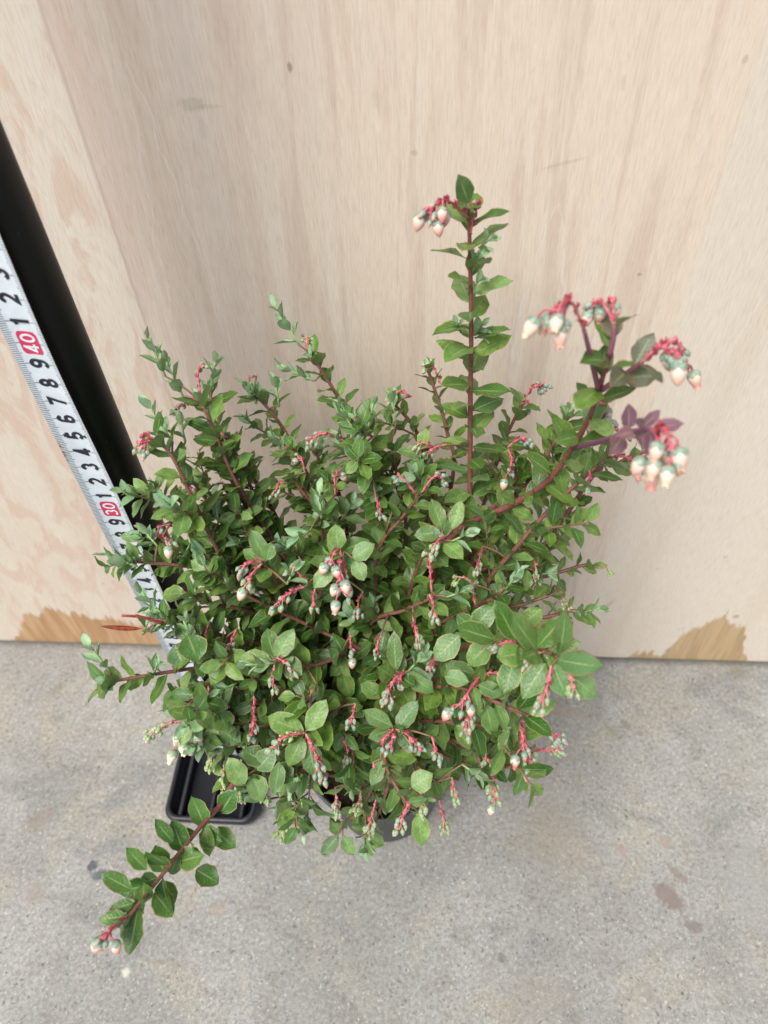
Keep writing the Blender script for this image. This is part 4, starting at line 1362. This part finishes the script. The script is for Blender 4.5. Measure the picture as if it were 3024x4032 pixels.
LA = [((765, 1145), (698, 960), 108), ((640, 1290), (565, 1108), 122), ((575, 1230), (465, 1106), 80), ((730, 1180), (862, 1218), 132), ((815, 1150), (940, 1264), 118), ((600, 1350), (752, 1300), 132),
      ((712, 1392), (842, 1472), 125), ((522, 1410), (460, 1262), 122), ((420, 1392), (294, 1276), 92), ((480, 1440), (368, 1482), 100), ((328, 1512), (150, 1420), 100), ((405, 1590), (392, 1478), 110),
      ((462, 1532), (578, 1660), 128), ((525, 1460), (578, 1592), 85), ((862, 1052), (935, 925), 125), ((400, 1580), (300, 1700), 90), ((340, 1590), (200, 1640), 80)]
lm = MB()
for (bx, by), (tx, ty), wp in LA:
    B = (300 + bx / 1.508, 2500 + by / 1.508)
    T = (300 + tx / 1.508, 2500 + ty / 1.508)
    dd = 28.8 + (B[0] - 500) / 370 * 4.7
    drawn_leaf(lm, (B[0], B[1], dd), (T[0], T[1], dd - .25), wp / 1.508, (rnd.uniform(.15, .5), rnd.uniform(0, .08), 0), curl=.05, fold=.2)
lm.build('leaves', M_LEAF, low_arm[2])
# a few broad leaves among the flowers of the dome: (foot, tip, width)
BL = [((1330, 2165), (1325, 2068), 70, 32.2), ((1390, 2200), (1468, 2140), 72, 32.3), ((1395, 2205), (1435, 2282), 62, 32.5), ((1310, 2235), (1232, 2308), 66, 32.4), ((1320, 2170), (1268, 2145), 50, 32.6),
      ((1045, 2200), (985, 2090), 62, 33), ((1050, 2205), (1065, 2140), 55, 32.8), ((1090, 2590), (1150, 2480), 75, 32.8), ((1080, 2585), (1045, 2480), 70, 33), ((1070, 2600), (945, 2590), 72, 33),
      ((1110, 2600), (1190, 2650), 78, 33), ((740, 2500), (775, 2600), 112, 32.4), ((690, 2540), (720, 2630), 90, 33), ((1210, 2875), (1285, 2765), 78, 32.4), ((1195, 2880), (1052, 2830), 92, 32.6),
      ((1215, 2920), (1240, 3060), 82, 33), ((1190, 2900), (1140, 3020), 78, 32.9), ((1545, 2860), (1430, 2805), 70, 33), ((1565, 2870), (1640, 2765), 72, 33), ((1560, 2640), (1545, 2490), 62, 32.9),
      ((1600, 2650), (1710, 2720), 80, 32.8), ((1870, 2655), (1755, 2620), 62, 32.2), ((1740, 2085), (1708, 1965), 62, 33), ((1780, 2085), (1815, 1972), 58, 33), ((1735, 2095), (1635, 2108), 66, 33),
      ((1625, 3150), (1590, 3010), 0, 0), ((1650, 3200), (1660, 3335), 70, 33.5), ((1620, 3100), (1700, 3050), 85, 33),
      ((1100, 3000), (1085, 3130), 60, 34), ((860, 2800), (900, 2880), 85, 34.4), ((850, 2860), (810, 2960), 70, 35), ((870, 2870), (940, 2930), 75, 35), ((1010, 3030), (1080, 2960), 85, 34.5), ((990, 3050), (1040, 3150), 80, 34.5), ((960, 3090), (900, 2990), 80, 34), ((1080, 3010), (1150, 3080), 80, 34.6), ((1040, 3000), (960, 2950), 80, 34.6), ((1470, 3240), (1440, 3180), 60, 39.5), ((1330, 3290), (1270, 3370), 55, 40), ((1350, 3290), (1390, 3370), 50, 40), ((1440, 3300), (1470, 3370), 50, 40),
      ((1340, 3280), (1300, 3230), 52, 40), ((1420, 3270), (1400, 3210), 55, 40), ((1450, 3290), (1510, 3330), 52, 40)]
lm, tw_ = MB(), MB()
for (b_, t_, wp, d0) in BL:
    if wp:
        join_twig(tw_, atd(b_[0], b_[1], d0), 0, r=.04)
        drawn_leaf(lm, (b_[0], b_[1], d0), (t_[0], t_[1], d0 - .2), wp, (rnd.uniform(.25, .85), rnd.uniform(0, .22), rnd.uniform(0, .06)))
bt = tw_.build('twigs', M_STEM, plant)
lm.build('broad_leaves', M_LEAF, bt)

# ---- fill: leafy branches under the dome
rnd = random.Random(99)
nf = 0
GA = 2.399963
for q in range(26):
    f = (q + .5) / 26
    el = math.asin(1 - f * 1.10) if f < .95 else -.1
    az = q * GA
    u = np.array([math.cos(el) * math.cos(az), math.cos(el) * math.sin(az), math.sin(el)])
    k = rnd.uniform(.62, .88)
    tip = EC + np.array([0, 0, -1.5]) + u * ER * k
    if tip[1] > -2.5:
        tip[1] = -2.5
    tip[2] = max(tip[2], 13.5)
    branch(tip=tip, Lm=1.35, r0=.12, twigs=6, shoots=0, leafy=.28, step=.50, tone=-.08)
    nf += 1

# ---- the dry red leaf and broken twig at the left
mb = MB()
p = atd(560, 2475, 32.6)
leaf(mb, p, nrm(atd(410, 2473, 32.2) - p), (0, -.6, .8), 1.75, .22, (.5, 0, 0), curl=-.05, fold=1.2)
p = atd(640, 2455, 33)
tube(mb, spline([p, atd(560, 2430, 32.6), atd(480, 2424, 32.2)], 4), .09, .06, ns=6)
mb.build('dry_twig', M_DRY, plant)

print('parts', len(plant.children), sum(c.name.startswith('branch') for c in plant.children), sum(c.name.startswith('flower_c') for c in plant.children), 'tris', sum(len(o.data.polygons) for o in sc.objects if o.type == 'MESH'))
